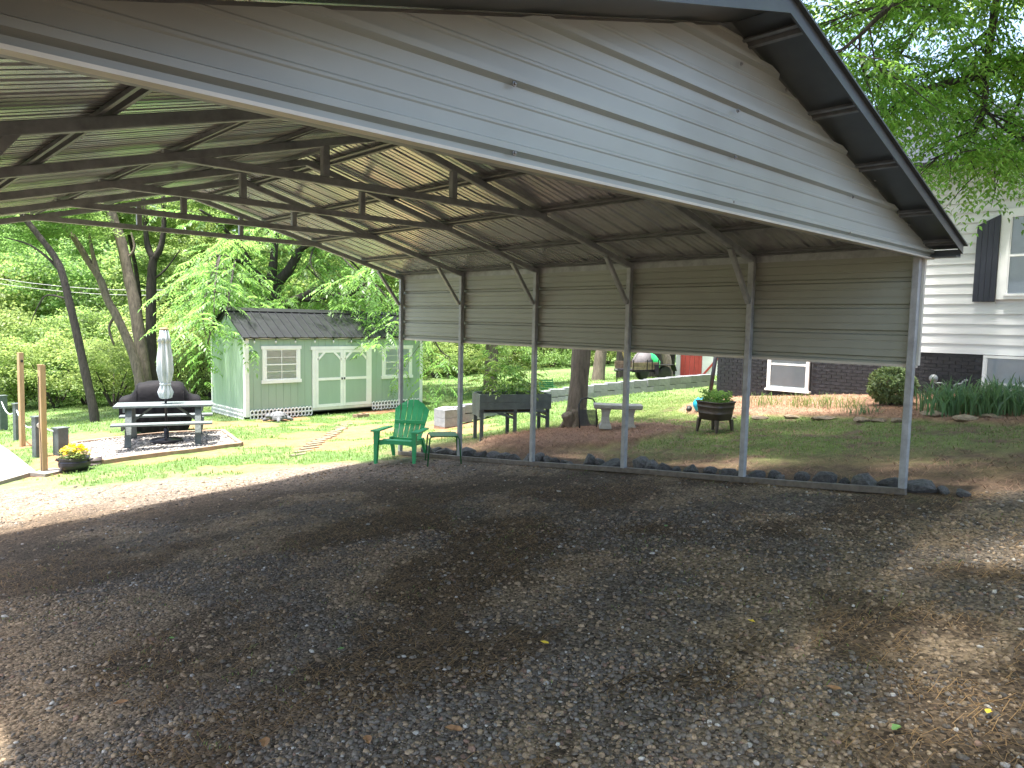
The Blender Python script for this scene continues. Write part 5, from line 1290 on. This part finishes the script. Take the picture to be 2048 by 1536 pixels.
p = onG(92, 949); o = MB().box((0,0,.02),(.42,.34,.06),R2(.5)).build('paver', MT['slab']); place(o, gz(p[0]+.05, p[1]+.03)); tag(o, 'pale flat paver at the foot of the near pine post', 'paver')
# ---- cauldron pot of yellow flowers
p = onG(139, 948); p = np.array(gz(p[0]+.12, p[1]+.2)); ct = thing('cauldron_pot', 'black iron cauldron pot holding yellow flowers', 'pot', p, -.5)
MB().lathe([(.12,.0),(.19,.03),(.235,.09),(.24,.13),(.232,.15),(.236,.155),(.232,.16),(.215,.185),(.235,.215),(.24,.225),(.225,.228),(.205,.19)], 28).build('bowl', MT['black_iron'], ct, True)
MB().lathe([(.205,.195),(.1,.205),(.01,.21)], 20).build('soil', MT['soil'], ct)
for s in (-1,1): MB().tube([(s*.225,-.03,.17),(s*.275,-.02,.19),(s*.275,.02,.2),(s*.225,.03,.17)],.010,6).build('handle', MT['black_iron'], ct, True)
for i in range(3): a = i*2.1; MB().tube([(.13*math.cos(a),.13*math.sin(a),.03),(.15*math.cos(a),.15*math.sin(a),-.01)],.018,6).build('foot', MT['black_iron'], ct)
fl = thing('yellow_flowers', 'bright yellow flowers blooming in the black cauldron pot', 'flowers', (p[0],p[1],p[2]+.2))
r = np.random.default_rng(12); n = 300; P = np.stack([r.normal(0,.10,n), r.normal(0,.10,n), r.uniform(0,.12,n)],-1); v, f = leaf_quads(P, rdir(r,n,-.1,.9), rdir(r,n,.2,1), .06, .022); npmesh('leaves', v, f, MT['leaf_bright'], fl)
fm = MB(); k = 6
for ring, (rad, z) in enumerate(((.004,.0),(.026,.006),(.034,.0))): pass
fw = None
for i in range(70):
    a = r.uniform(0,2*PI); q = .20*math.sqrt(r.uniform(0,1)); z = .13+.09*(1-(q/.2)**2)+r.uniform(-.02,.03)
    if fw is None:
        m_ = MB()
        for kk in range(6): t = kk*PI/3; c_, s_ = math.cos(t), math.sin(t); m_.add([(0,0,0),(.018*c_-.012*s_,.018*s_+.012*c_,.008),(.036*c_,.036*s_,.004),(.018*c_+.012*s_,.018*s_-.012*c_,.008)], [(0,1,2,3)])
        m_.lathe([(.010,.004),(.010,.012),(.003,.014)],6); fw = m_.build('blossom', MT['yellow'], fl); fo = fw
    else: fo = link_copy(fw, fl)
    fo.location = (q*math.cos(a), q*math.sin(a), z); fo.rotation_euler = (r.uniform(-.6,.6), r.uniform(-.6,.6)+.0, r.uniform(0,6)); fo.scale = (r.uniform(1.0,1.5),)*3
# ---- upturned bucket
p = onG(190, 931); p = gz(p[0]+.03, p[1]+.08); bk = thing('upturned_bucket', 'small dark brown bucket turned upside down by the gravel pad', 'bucket', p)
MT['brown_plastic'] = mat('brown_plastic', (.07,.055,.052), .5)
MB().lathe([(.118,0),(.12,.004),(.12,.025),(.113,.028),(.108,.08),(.112,.084),(.106,.09),(.095,.155)], 22).build('wall', MT['brown_plastic'], bk, True); MB().lathe([(.095,.1555),(.09,.160),(.02,.158)],22).build('bottom', MT['trim_pale'], bk)
# ---- turtle statue
p = onG(556, 842); tu = thing('turtle_statue', 'grey stone turtle statue in front of the green shed', 'statue', gz(p[0], p[1]), PI+.35)
m_ = MB(); prof = [(.25,.06),(.245,.10),(.215,.16),(.15,.215),(.07,.24),(.01,.245)]; m_.lathe(prof, 18, fn=lambda t,z: (1.0 if abs(math.cos(t))>.5 else .86)*(1+.02*math.cos(9*t))); m_.build('shell', MT['stone_grey'], tu, False)
for i in range(9):
    a = i*2*PI/9; MB().box((.185*math.cos(a),.165*math.sin(a),.165),(.08,.075,.04),Matrix.Rotation(a,3,'Z')@Matrix.Rotation(.75,3,'Y')).build('scute', MT['stone_grey'], tu)
MB().tube([(.20,0,.09),(.27,0,.13),(.33,0,.155),(.385,0,.15),(.40,0,.14)],[.05,.042,.055,.045,.02],10).build('head', MT['stone_grey'], tu, True)
for sx,sy in ((1,1),(1,-1),(-1,1),(-1,-1)): MB().tube([(sx*.13,sy*.13,.09),(sx*.20,sy*.22,.05),(sx*.25,sy*.26,.02)],[.05,.045,.035],8).build('flipper', MT['stone_grey'], tu, True)
MB().tube([(-.2,0,.08),(-.30,0,.03)],[.03,.01],6).build('tail', MT['stone_grey'], tu, True)
# ---- stepping slats to the shed
s0 = onG(692, 850); s1 = onG(604, 908); N_ = 15
MT['paver'] = mat('worn_paver', (.18,.155,.10), .9, 0, .25, 9, .5, 50, rand=.15)
stp = MB().box((0,0,.0),(.36,.11,.03)); stp = stp.build('stepping_slat', MT['paver'])
for i in range(N_):
    o = stp if i == 0 else link_copy(stp); t = i/(N_-1); x = s0[0]+(s1[0]-s0[0])*t+random.uniform(-.05,.05); y = s0[1]+(s1[1]-s0[1])*t
    place(o, gz(x, y), .25+random.uniform(-.15,.15)); o.location.z += .004
    tag(o, 'narrow worn paver in the grass path, %s from the shed doors' % ORD[i], 'paver', 'pavers of the path to the shed')
# ---- cable strung through the trees
m_ = MB()
for dy in (0, 10):
    a = atd(-120, 536+dy, 26); b = atd(330, 580+dy, 30); pts = [tuple(a+(b-a)*t-np.array([0,0,.25*4*t*(1-t)])) for t in np.linspace(0,1,9)]; m_.tube(pts, .011, 5)
o = m_.build('utility_cable', mat('pale_cable', (.4,.4,.4), .5)); tag(o, 'pair of pale utility cables crossing the trees at the left', 'cable')
# ---- fallen leaves on the gravel
def leaf_obj(px, py, s, m, label, k):
    p = onG(px, py); mb = MB(); q = random.Random(k); pts = [(0,-.5),(.22,-.2),(.36,.05),(.2,.2),(.16,.5),(0,.62),(-.2,.42),(-.3,.1),(-.26,-.2)]
    mb.add([(x*s, y*s, .012+.25*s*abs(x)+.1*s*q.uniform(0,1)) for x,y in pts]+[(0,0,.008)], [(i,(i+1)%9,9) for i in range(9)]); o = mb.build('fallen_leaf', m); place(o, gz(p[0],p[1]), q.uniform(0,6)); o.location.z += .012; tag(o, label, 'leaf', 'fallen leaves on the gravel')
for k, a in enumerate(((1088,1291,.045,'leaf_yellow','bright yellow leaf lying in the dark gravel mid-drive'),(1503,1251,.035,'leaf_yellow','small yellow leaf near the sunlit patch'),(1665,1386,.06,'leaf_dry','curled brown leaf in the right foreground gravel'),(1792,1468,.05,'leaf_green1','pale green leaf in the right foreground gravel'),(683,1305,.04,'leaf_green1','small green leaf left of the drive middle'),(343,1283,.035,'leaf_green1','green leaf in the tan gravel at the left'),(240,1417,.06,'leaf_dry','brown leaf in the left foreground'),(530,1495,.07,'leaf_dry','large brown leaf at the bottom of the drive'),(735,1490,.06,'leaf_dry','dry tan leaf right of the large brown one'),(905,1470,.07,'leaf_dry','dark curled leaf at the bottom centre'),(1332,1056,.05,'leaf_green1','light green leaf under the carport near the third post'),(1975,1438,.04,'leaf_yellow','yellow-green leaf at the right edge foreground'))): leaf_obj(a[0],a[1],a[2],MT[a[3]],a[4],k)
# ================================================================== TREES
def crown_data(seed, K, m, ls, shell=.55, cr=.26):
    """leaf clumps through a unit-radius crown"""
    r = np.random.default_rng(seed); C_ = rdir(r, K, -.75, 1)*(r.uniform(shell**2, 1, K)**.5)[:,None]*np.array([1,1,.9])
    rad = cr*r.uniform(.6,1.3,K); n = K*m
    d = rdir(r, n, -.7, 1); q = r.uniform(0,1,n)**.45
    P = np.repeat(C_,m,0)+d*(np.repeat(rad,m)*q)[:,None]*np.array([1,1,.62])
    N = unit(d*.8+np.array([0,0,.7])+r.normal(0,.45,(n,3))); D = unit(np.cross(N, rdir(r,n))+np.array([0,0,-.25]))
    return leaf_quads(P, D, N, ls*r.uniform(.7,1.3,n), ls*.62*r.uniform(.7,1.2,n))
FAR = [crown_data(500+i, 95, 95, .055) for i in range(4)]
BRI = [crown_data(520+i, 80, 90, .06, .45, .30) for i in range(3)]
farm = []; brim = []
def base_obj(lst, data, m, nm):
    for v, f in data:
        o = npmesh(nm, v, f, m); lst.append(o.data); bpy.data.objects.remove(o)
base_obj(farm, FAR, MT['leaf_far'], 'crown'); base_obj(brim, BRI, MT['leaf_bright'], 'crown')
def add_crown(t, me, loc, sc, rz):
    o = bpy.data.objects.new('crown', me); COL.objects.link(o); o.parent = t; o.location = loc; o.scale = sc; o.rotation_euler = (0,0,rz); return o
def limb(t, pts, r0, r1, m, name='limb', n=9):
    """pts world; tapered, slightly knotty"""
    o = Vector(t.location); q = [Vector(tuple(map(float,p)))-o for p in pts]; s = []
    for i in range(len(q)-1):
        for j in range(3):
            u = j/3; a = q[max(i-1,0)]; b = q[i]; c = q[i+1]; d = q[min(i+2,len(q)-1)]
            s.append(.5*((2*b)+(c-a)*u+(2*a-5*b+4*c-d)*u*u+(3*b-a-3*c+d)*u**3))
    s.append(q[-1]); k = len(s)
    rr = [(r0+(r1-r0)*i/(k-1))*(1+random.uniform(-.06,.06)) for i in range(k)]
    return MB().tube(s, rr, n).build(name, m, t, True)
def pxs(l, d): return [atd(x, y, d+(e[0] if e else 0)) for x, y, *e in l]
def tree_at(name, label, px, py, group=None, cat='tree'):
    p = onG(px, py); return thing(name, label, cat, p, 0, group), p, float((p-CAM_LOC)@CF)
def gbase(p, dz=-.15): return (p[0], p[1], float(H(p[0],p[1]))+dz)
def twig_leaves(branches, ntw, tl, seed, m, t, L, k, ll, lw, every=.09, droop=.4, dirz=(-.35,.35), name='crown', bark=None, outward=None, reps=1):
    """twigs sprouting from branch polylines (world points), compound leaves along each twig"""
    r = np.random.default_rng(seed); o = np.array(t.location); Ps, Ds = [], []; tw = MB()
    for br in branches:
        B = np.array(br, float); seg = np.linalg.norm(np.diff(B,axis=0),axis=1); cum = np.r_[0,np.cumsum(seg)]; n = max(2,int(ntw*cum[-1]))
        for s in r.uniform(.05,1,n)*cum[-1]:
            i = min(np.searchsorted(cum,s)-1, len(seg)-1); i = max(i,0); p = B[i]+(B[i+1]-B[i])*(s-cum[i])/seg[i]; bd = unit(B[i+1]-B[i])
            d = unit(rdir(r,1,*dirz)[0]+bd*.5); ln = tl*r.uniform(.5,1.2); st_ = np.arange(.12,ln,every); q = p+d*st_[:,None]-np.array([0,0,1])*(.22*st_**2)[:,None]
            if bark is not None and r.uniform()<.8: tw.tube([p-o, q[len(q)//2]-o, q[-1]-o],[.010,.006,.002],4,False)
            for z in range(reps):
                Ps.append(q); sd = unit(np.cross(d,np.array([0,0,1.])))
                sgn = np.where(np.arange(len(q))%2==0,1,-1)[:,None]; Ds.append(unit(d*.55+sd*sgn*.8+r.normal(0,.3,(len(q),3))))
    P = np.concatenate(Ps); D = np.concatenate(Ds); v, f = compound(P, D, L, k, ll, lw, r, droop)
    npmesh(name, v-o, f, m, t)
    if bark is not None and tw.v: tw.build('twig', bark, t)['kind'] = 'stuff'
    return len(f)

# ---- tree beside the bench, crown above the carport roof
t, p, d = tree_at('yard_tree', 'grey-barked tree with a cut stub, beside the concrete bench', 1152, 862)
c0 = np.array(t.location)
limb(t, [c0+np.array([.02,0,-.1]), atd(1152,835,d), atd(1157,780,d), atd(1163,700,d), atd(1166,600,d), atd(1170,450,d), c0+np.array([.3,.1,7.2])], .205, .12, MT['bark'], 'trunk', 14)
limb(t, [atd(1146,858,d-.1), atd(1139,842,d-.15), atd(1133,828,d-.2)], .13, .10, MT['bark'], 'stub')
for a in range(5): 
    an = a*1.26; limb(t, [c0+np.array([.10*math.cos(an),.10*math.sin(an),.34]), c0+np.array([.19*math.cos(an),.19*math.sin(an),.10]), c0+np.array([.34*math.cos(an),.34*math.sin(an),-.05])], .09, .03, MT['bark'], 'root')
for a in range(6):
    an = a*1.05+.3; q = c0+np.array([.3,.1,5.8+.2*a]); limb(t, [q, q+np.array([1.1*math.cos(an),1.1*math.sin(an),.8]), q+np.array([2.3*math.cos(an),2.3*math.sin(an),1.3])], .09, .03, MT['bark'], 'limb')
for i, (dx, dy, dz, s) in enumerate(((-1.4,-.6,7.4,2.3),(-2.6,.6,7.2,2.0),(-1.2,-2.6,7.2,2.1),(-3.0,-1.6,7.0,2.0),(-2.6,-3.6,7.0,2.0),(-.6,-4.4,7.0,1.9),(-2.2,-5.6,6.8,1.9))): add_crown(t, farm[i%4], (dx,dy,dz), (s,s,s*.75), i*1.3)  # crown out of view, clumps added and spread to shade the yard

# ---- overhead tree at the upper right (trunk out of frame to the right)
ot = thing('overhanging_tree', 'leafy tree whose branches hang over the carport corner and house', 'tree', gz(6.2,-5.0)); oc = np.array(ot.location)
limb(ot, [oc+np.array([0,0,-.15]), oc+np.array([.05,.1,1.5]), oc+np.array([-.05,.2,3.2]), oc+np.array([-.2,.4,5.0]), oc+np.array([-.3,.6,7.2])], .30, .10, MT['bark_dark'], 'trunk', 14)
br = []
def obranch(pts, r0, r1): limb(ot, pts, r0, r1, MT['bark_dark'], 'branch', 7); br.append(pts)
st0 = oc+np.array([-.1,.25,3.6])
obranch([st0, atd(2300,40,9.6), atd(2048,113,9.2), atd(1960,152,8.9), atd(1870,172,8.6), atd(1800,205,8.4), atd(1745,250,8.2)], .085, .012)
obranch([oc+np.array([-.2,.4,5.0]), atd(2080,-230,9.2), atd(2000,-20,9.0), atd(1985,55,8.9), atd(1972,140,8.8), atd(1968,215,8.7), atd(1945,270,8.6), atd(1905,300,8.5), atd(1860,320,8.4)], .07, .010)
obranch([atd(1985,55,8.9), atd(1935,95,9.2), atd(1880,140,9.4), atd(1820,160,9.6), atd(1770,215,9.7)], .03, .008)
obranch([st0+np.array([0,0,1.0]), atd(2150,-150,8.2), atd(1900,-60,7.8), atd(1780,15,7.5), atd(1720,70,7.4), atd(1670,110,7.3)], .06, .010)
obranch([st0+np.array([0,0,1.2]), atd(2100,-260,9.6), atd(1930,-60,9.8), atd(1860,20,9.9), atd(1800,110,10), atd(1760,180,10.1)], .05, .010)
obranch([atd(2300,40,9.6), atd(2180,190,9.4), atd(2070,260,9.2), atd(2010,300,9.1), atd(1980,325,9.0)], .04, .008)
obranch([atd(2048,113,9.2), atd(2040,200,9.6), atd(2010,250,9.9), atd(1990,300,10.1)], .03, .008)
obranch([atd(1968,215,8.7), atd(2010,260,8.4), atd(2060,290,8.2)], .02, .006)
obranch([atd(1780,15,7.5), atd(1720,20,7.9), atd(1670,40,8.2), atd(1640,60,8.4)], .016, .005)
obranch([atd(1720,70,7.4), atd(1720,120,7.8), atd(1735,170,8.0)], .014, .005)
obranch([atd(1860,20,9.9), atd(1780,-10,10.2), atd(1700,10,10.4), atd(1660,50,10.6)], .02, .006)
vis_n = len(br)
twig_leaves(br, 11.5, .95, 700, MT['leaf_ash'], ot, .34, 5, .088, .038, .08, .45, (-.6,.4), bark=MT['bark_dark'])
# unseen crown clumps laid out above the drive to shade it
hi = []
for (x, y, z) in [(-9.0+2.15*i+.7*(j%2)+.3*math.sin(i*3+j), -1.2-1.75*j+.3*math.cos(i*5+j), 5.3+.3*math.sin(i*2.3+j)) for j in range(3) for i in range(6)]+[(3.4,-1.6,4.6),(4.4,.6,4.8),(3.2,.7,5.0),(5.6,1.6,4.8),(6.6,-1.2,5.2)]:
    e = np.array([x,y,z]); s_ = oc+np.array([-.25,.5,5.6]); mid = (s_+e)/2+np.array([0,0,.9]); pts = [s_, mid, e+np.array([.5,.3,.15]), e]
    limb(ot, pts, .07, .012, MT['bark_dark'], 'branch', 6); hi.append(pts[1:])
for i, b_ in enumerate(hi):
    e = b_[-1]-oc; add_crown(ot, farm[i%4], tuple(e), (1.95,1.95,.9), i*.9)

# ---- big walnut behind the green shed
wt = thing('walnut_tree', 'large dark-trunked walnut tree spreading behind the green shed', 'tree', gz(3.5,20.0)); D_ = 23.2
b0 = np.array(wt.location); BK = MT['bark_dark']
q0 = atd(540,622,D_); wt.location = (q0[0], q0[1], float(H(q0[0], q0[1]))); b0 = np.array(wt.location)
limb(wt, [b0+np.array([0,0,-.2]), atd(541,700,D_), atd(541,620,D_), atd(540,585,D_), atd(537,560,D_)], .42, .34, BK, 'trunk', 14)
W_ = [([(537,575),(520,560),(508,545),(500,530),(488,505),(470,480)],.20,.07),([(540,570),(545,540),(548,510),(552,470),(560,430)],.17,.07),([(545,572),(560,560),(578,540),(592,515),(600,500)],.19,.12),
      ([(556,622,-.6),(580,606,-.8),(610,592,-1.0),(640,580,-1.2),(675,590,-1.4),(700,588,-1.6),(740,560,-1.8)],.17,.05),([(600,596,-1),(625,600,-1.2),(650,598,-1.4)],.10,.04),
      ([(500,530),(470,520,-1.5),(440,510,-2.5),(415,520,-3.2)],.08,.02),([(508,545),(480,560,-1.5),(455,590,-3),(440,620,-4)],.07,.02),([(600,500),(650,470,-1),(700,470,-1.5),(760,490,-2)],.10,.03),([(560,430),(600,400,-1),(640,390,-2)],.07,.03),([(470,480),(430,440,-1),(400,420,-2)],.07,.03)]
wb = []
for l, a, b in W_: pts = pxs(l, D_); limb(wt, pts, a, b, BK, 'limb', 9); wb.append(pts)
ext = [[(500,500,-1),(470,470,-3),(450,480,-4)],[(440,510,-2.5),(420,560,-3.5),(405,600,-4)],[(455,590,-3),(465,630,-4.2),(472,650,-4.6)],[(440,620,-4),(425,650,-4.4),(415,690,-4.6)],[(700,588,-1.6),(750,600,-2.0),(790,620,-2.4)],[(760,490,-2),(800,540,-2.4),(830,600,-2.6)],[(740,560,-1.8),(770,590,-2.2),(800,640,-2.4)],[(650,470,-1),(690,520,-2),(730,560,-2.4)],[(600,400,-1),(560,440,-2.5),(530,470,-3)],[(640,470,0),(620,520,-1.5),(640,560,-2)],[(830,600,-2.6),(850,650,-2.8),(870,690,-2.8)],[(560,480,1),(620,540,2),(680,600,2.5)],[(480,470,1),(440,540,2),(420,600,2)],[(700,520,1.5),(760,580,2),(820,640,2)],[(860,660,-2),(880,700,-2),(900,715,-2)],[(600,620,-1),(640,640,-1.5),(690,640,-2)],[(470,520,-1.5),(460,580,-4.2),(452,640,-5.0)],[(440,510,-2.5),(430,570,-4.6),(428,630,-5.2)],[(420,560,-4),(405,620,-5),(412,670,-5.4)]]
for l in ext: pts = pxs(l, D_); limb(wt, pts, .035, .012, BK, 'limb', 5); wb.append(pts)
twig_leaves(wb, 2.6, 1.5, 710, MT['leaf_walnut'], wt, .58, 7, .17, .055, .16, .45, (-.6,.35), bark=BK)
for i, (x, y, dd, s) in enumerate(((560,330,1,2.6),(640,300,0,2.4),(460,350,0,2.3),(720,360,1,2.2),(540,420,4,2.2),(690,450,4,2.0),(800,520,4,2.0),(600,540,5,2.0),(740,590,5,1.7),(470,560,4.5,1.9))):
    q = atd(x, y, D_+dd)-b0; add_crown(wt, farm[i%4], tuple(q), (s,s,s*.8), i*1.1)

# ---- the slim trunks at the left and their thin crowns
def slim(label, base, pts, d, r0, r1, crowns, m=MT['bark_dark'], extra=(), group='tree trunks behind the picnic table'):
    q = atd(*base, d); g = gbase(q, 0); t = thing('slim_tree', label, 'tree', g, 0, group); b = np.array(t.location)
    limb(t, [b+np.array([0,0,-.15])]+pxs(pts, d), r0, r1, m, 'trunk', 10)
    for l, a, c_ in extra: limb(t, pxs(l, d), a, c_, m, 'limb', 7)
    for i, (x, y, dd, s) in enumerate(crowns): q = atd(x, y, d+dd)-b; add_crown(t, farm[(i+int(x))%4], tuple(q), (s,s,s*.6), i*1.7+x)
    return t
slim('slender dark tree leaning left, nearest the pine posts', (191,845), [(186,815),(176,770),(165,720),(152,660),(140,610),(128,560),(118,530),(100,500),(80,475),(62,452),(45,430),(20,380)], 20, .125, .065, [(60,420,1,1.5),(130,450,1.5,1.3),(10,470,1,1.3),(90,380,0,1.5)], extra=[([(122,545),(100,520),(60,490),(10,475)],.05,.015),([(140,600),(95,590),(75,615),(60,650)],.03,.01)])
slim('forked grey tree leaning left behind the covered grill', (282,800), [(280,770),(268,715),(255,680),(232,630),(215,600),(203,565),(192,545),(180,528),(160,495),(140,465),(112,440),(90,410)], 22.5, .15, .07, [(110,470,1,1.5),(170,430,1.5,1.4)], MT['bark'], extra=[([(200,560),(188,520),(182,490),(176,460),(165,420)],.08,.03),([(232,630),(218,655),(228,690)],.05,.03)])
slim('thick pale-barked tree with a broken patch behind the umbrella', (293,800), [(291,770),(284,715),(277,660),(268,600),(259,560),(250,515),(240,475),(228,440),(218,410),(205,370)], 23, .20, .13, [(230,400,1,1.5),(280,430,1.5,1.4),(190,380,2,1.5)], MT['bark'], extra=[([(252,520),(268,500),(266,480),(262,465)],.05,.02)])
slim('dark upright tree with a forked top behind the umbrella', (306,800), [(305,770),(302,700),(302,620),(303,560),(305,530),(308,515)], 23.6, .19, .12, [(320,420,1,1.6),(370,480,2,1.5),(340,540,2,1.2)], extra=[([(306,518),(296,495),(292,470),(290,430),(285,390)],.11,.06),([(308,518),(320,498),(326,470),(328,430),(325,380)],.12,.06),([(305,560),(330,540),(360,500)],.04,.02)])
slim('thin leaning trunk between the thick trees', (297,805), [(292,760),(285,690),(280,640),(278,590),(272,540),(264,500),(258,470)], 24.5, .11, .05, [(262,450,1,1.3)])
# ---- trunks seen under the side panel
def far_trunk(label, base, pts, d, r0, r1, crown, m=MT['bark_dark']): return slim(label, base, pts, d, r0, r1, crown, m, group='tree trunks beyond the block wall')
far_trunk('brown tree trunk directly behind the raised planter', (980,790), [(981,760),(983,720),(984,680),(986,600),(988,480)], 22.9, .24, .18, [(985,560,0,2.4),(960,540,1,2.0),(1010,560,1,2.0),(975,640,.5,1.3)], MT['bark'])
far_trunk('leaning grey trunk just right of the yard tree', (1194,790), [(1196,760),(1200,720),(1204,690),(1210,600),(1215,300)], 24, .24, .18, [(1215,250,0,1.6)], MT['bark'])
far_trunk('dark trunk behind the third carport post', (1242,780), [(1242,740),(1243,700),(1244,560),(1244,300)], 27, .20, .16, [(1244,250,0,1.6)])
far_trunk('straight trunk just right of the trailer', (1301,775), [(1301,740),(1300,700),(1300,560),(1300,300)], 27, .23, .19, [(1300,250,0,1.6)])
far_trunk('dark trunk close to the curved pale trunk', (1321,775), [(1322,740),(1324,700),(1326,560),(1326,300)], 26, .26, .2, [(1330,250,0,1.6)])
far_trunk('pale curving trunk near the red shed', (1338,775), [(1337,745),(1334,720),(1329,705),(1326,690),(1322,640)], 25, .16, .12, [], MT['bark'])
far_trunk('trunk partly hidden by the pale curving one', (1342,775), [(1341,740),(1341,700),(1342,560),(1342,300)], 29, .2, .17, [(1342,250,0,1.6)])
# ---- woodland edge: shrubs and trees
def bush(px, py, d, s, me, label, sz=.8, name='shrub', cat='shrub', group='bright shrubs along the wood edge'):
    q = atd(px, py, d); zg_ = float(H(q[0],q[1])); t = thing(name, label, cat, (q[0],q[1],zg_), 0, group); add_crown(t, me, (0,0,max(q[2]-zg_, s*.5)), (s,s,s*sz), px*.7)
    m_ = MB()
    for i in range(5): a = i*1.26; m_.tube([(0,0,-.1),(.25*s*math.cos(a),.25*s*math.sin(a),.4*s),(.55*s*math.cos(a),.55*s*math.sin(a),.9*s)], [.05,.035,.015], 5)
    m_.build('stem', MT['bark_dark'], t); return t
SH = [(-40,745,27,2.0),(40,760,28,1.9),(110,740,27.5,1.9),(170,765,28.5,1.6),(225,740,27,1.5),(300,760,29,1.8),(380,770,28,1.8),(425,740,27,1.6),(60,690,31,2.3),(150,690,31,2.1),(330,700,31,2.4),(410,690,30,2.2),(250,690,32,2.2)]
sl_lab = ['at the left picture edge','behind the far pine post','behind the near pine post','left of the slender leaning tree','right of the slender leaning tree','behind the covered grill','right of the covered grill','against the left end of the green shed','second row behind the pine posts','second row above the slender tree','second row behind the umbrella','second row by the shed gable','second row between the two leaning trees']
for i, (x, y, d, s) in enumerate(SH): bush(x, y, d, s, (brim if i%3 else farm)[i%3], 'bright leafy shrub at the wood edge, '+sl_lab[i])
SR_ = [(870,735,36,1.5),(905,722,37,1.7),(950,720,38,1.8),(1010,712,38,1.8),(1060,715,39,1.9),(1105,705,38,1.7),(1150,710,39,1.9),(1215,712,38,1.8),(1265,705,39,1.8),(1310,705,38,1.7),(1345,700,40,1.8),(1000,690,44,2.4),(1090,680,44,2.4),(1180,685,45,2.4),(1280,680,45,2.5)]
sr_lab = ['just right of the green shed','left of the planter plants','behind the planter plants','right of the planter plants','left of the third carport post','behind the far green chair','left of the yard tree','right of the yard tree','behind the trailer front','behind the trailer wheel','left of the red shed','back row behind the planter','back row left of the yard tree','back row right of the yard tree','back row behind the trailer']
for i, (x, y, d, s) in enumerate(SR_): bush(x, y, d, s, (farm if i%3==0 else brim)[i%3], 'yellow-green shrub across the lawn, '+sr_lab[i], group='shrubs across the right lawn')
def wtree(px, py, d, s, me, label):
    q = atd(px, py, d); zg_ = float(H(q[0],q[1])); t = thing('woodland_tree', label, 'tree', (q[0],q[1],zg_), 0, 'woodland trees behind the yard'); h = q[2]-zg_
    MB().tube([(0,0,-.2),(.1,0,h*.5),(0,.1,h)], [.2,.16,.08], 8).build('trunk', MT['bark_dark'], t, True)
    add_crown(t, me, (0,0,h), (s,s,s*.85), px*.37); add_crown(t, farm[int(px)%4], (s*.5,-s*.3,h-s*.55), (s*.7,s*.7,s*.55), px*.11); return t
wl = ['far left','above the pine posts','above the slender tree','above the forked tree','above the umbrella','left of the walnut','behind the walnut','right of the walnut','behind the carport corner','high at the far left','high above the leaning trees','high above the umbrella','high behind the walnut']
for i, (x, y, d, s) in enumerate(((-30,600,36,3.6),(70,590,37,3.4),(160,570,36,3.4),(250,600,37,3.3),(350,570,36,3.5),(430,600,38,3.4),(560,560,38,3.6),(680,570,38,3.5),(790,600,39,3.6),(0,450,46,5.0),(150,430,46,5.0),(300,440,47,5.0),(520,420,46,5.2))): wtree(x, y, d, s, farm[i%4] if i%4 else brim[i%3], 'woodland tree crown '+wl[i])
# ---- the wood beyond, one mass
r = np.random.default_rng(900); n = 52000
a = r.uniform(.05, 1.25, n); dist = r.uniform(50, 66, n); X = CAM_LOC[0]+dist*np.sin(a); Y = CAM_LOC[1]+dist*np.cos(a); top = 15+4*np.sin(a*19)+2*np.sin(a*47+1); Z = H(X,Y)+r.uniform(0,1,n)*top
lump = fbm(a*40, Z*.35, 1.0, 15, 3); k_ = lump > .40; X, Y, Z, dist = X[k_], Y[k_], Z[k_], dist[k_]; n = len(X)
P = np.stack([X,Y,Z],-1); N = unit(np.array([-.6,-.6,.8])+r.normal(0,.5,(n,3))); v, f = leaf_quads(P, unit(np.cross(N, rdir(r,n))), N, r.uniform(.5,1.0,n), r.uniform(.35,.6,n))
o = npmesh('far_wood', v, f, MT['leaf_far']); o['kind'] = 'stuff'; tag(o, 'dense green woodland filling the far background', 'wood')
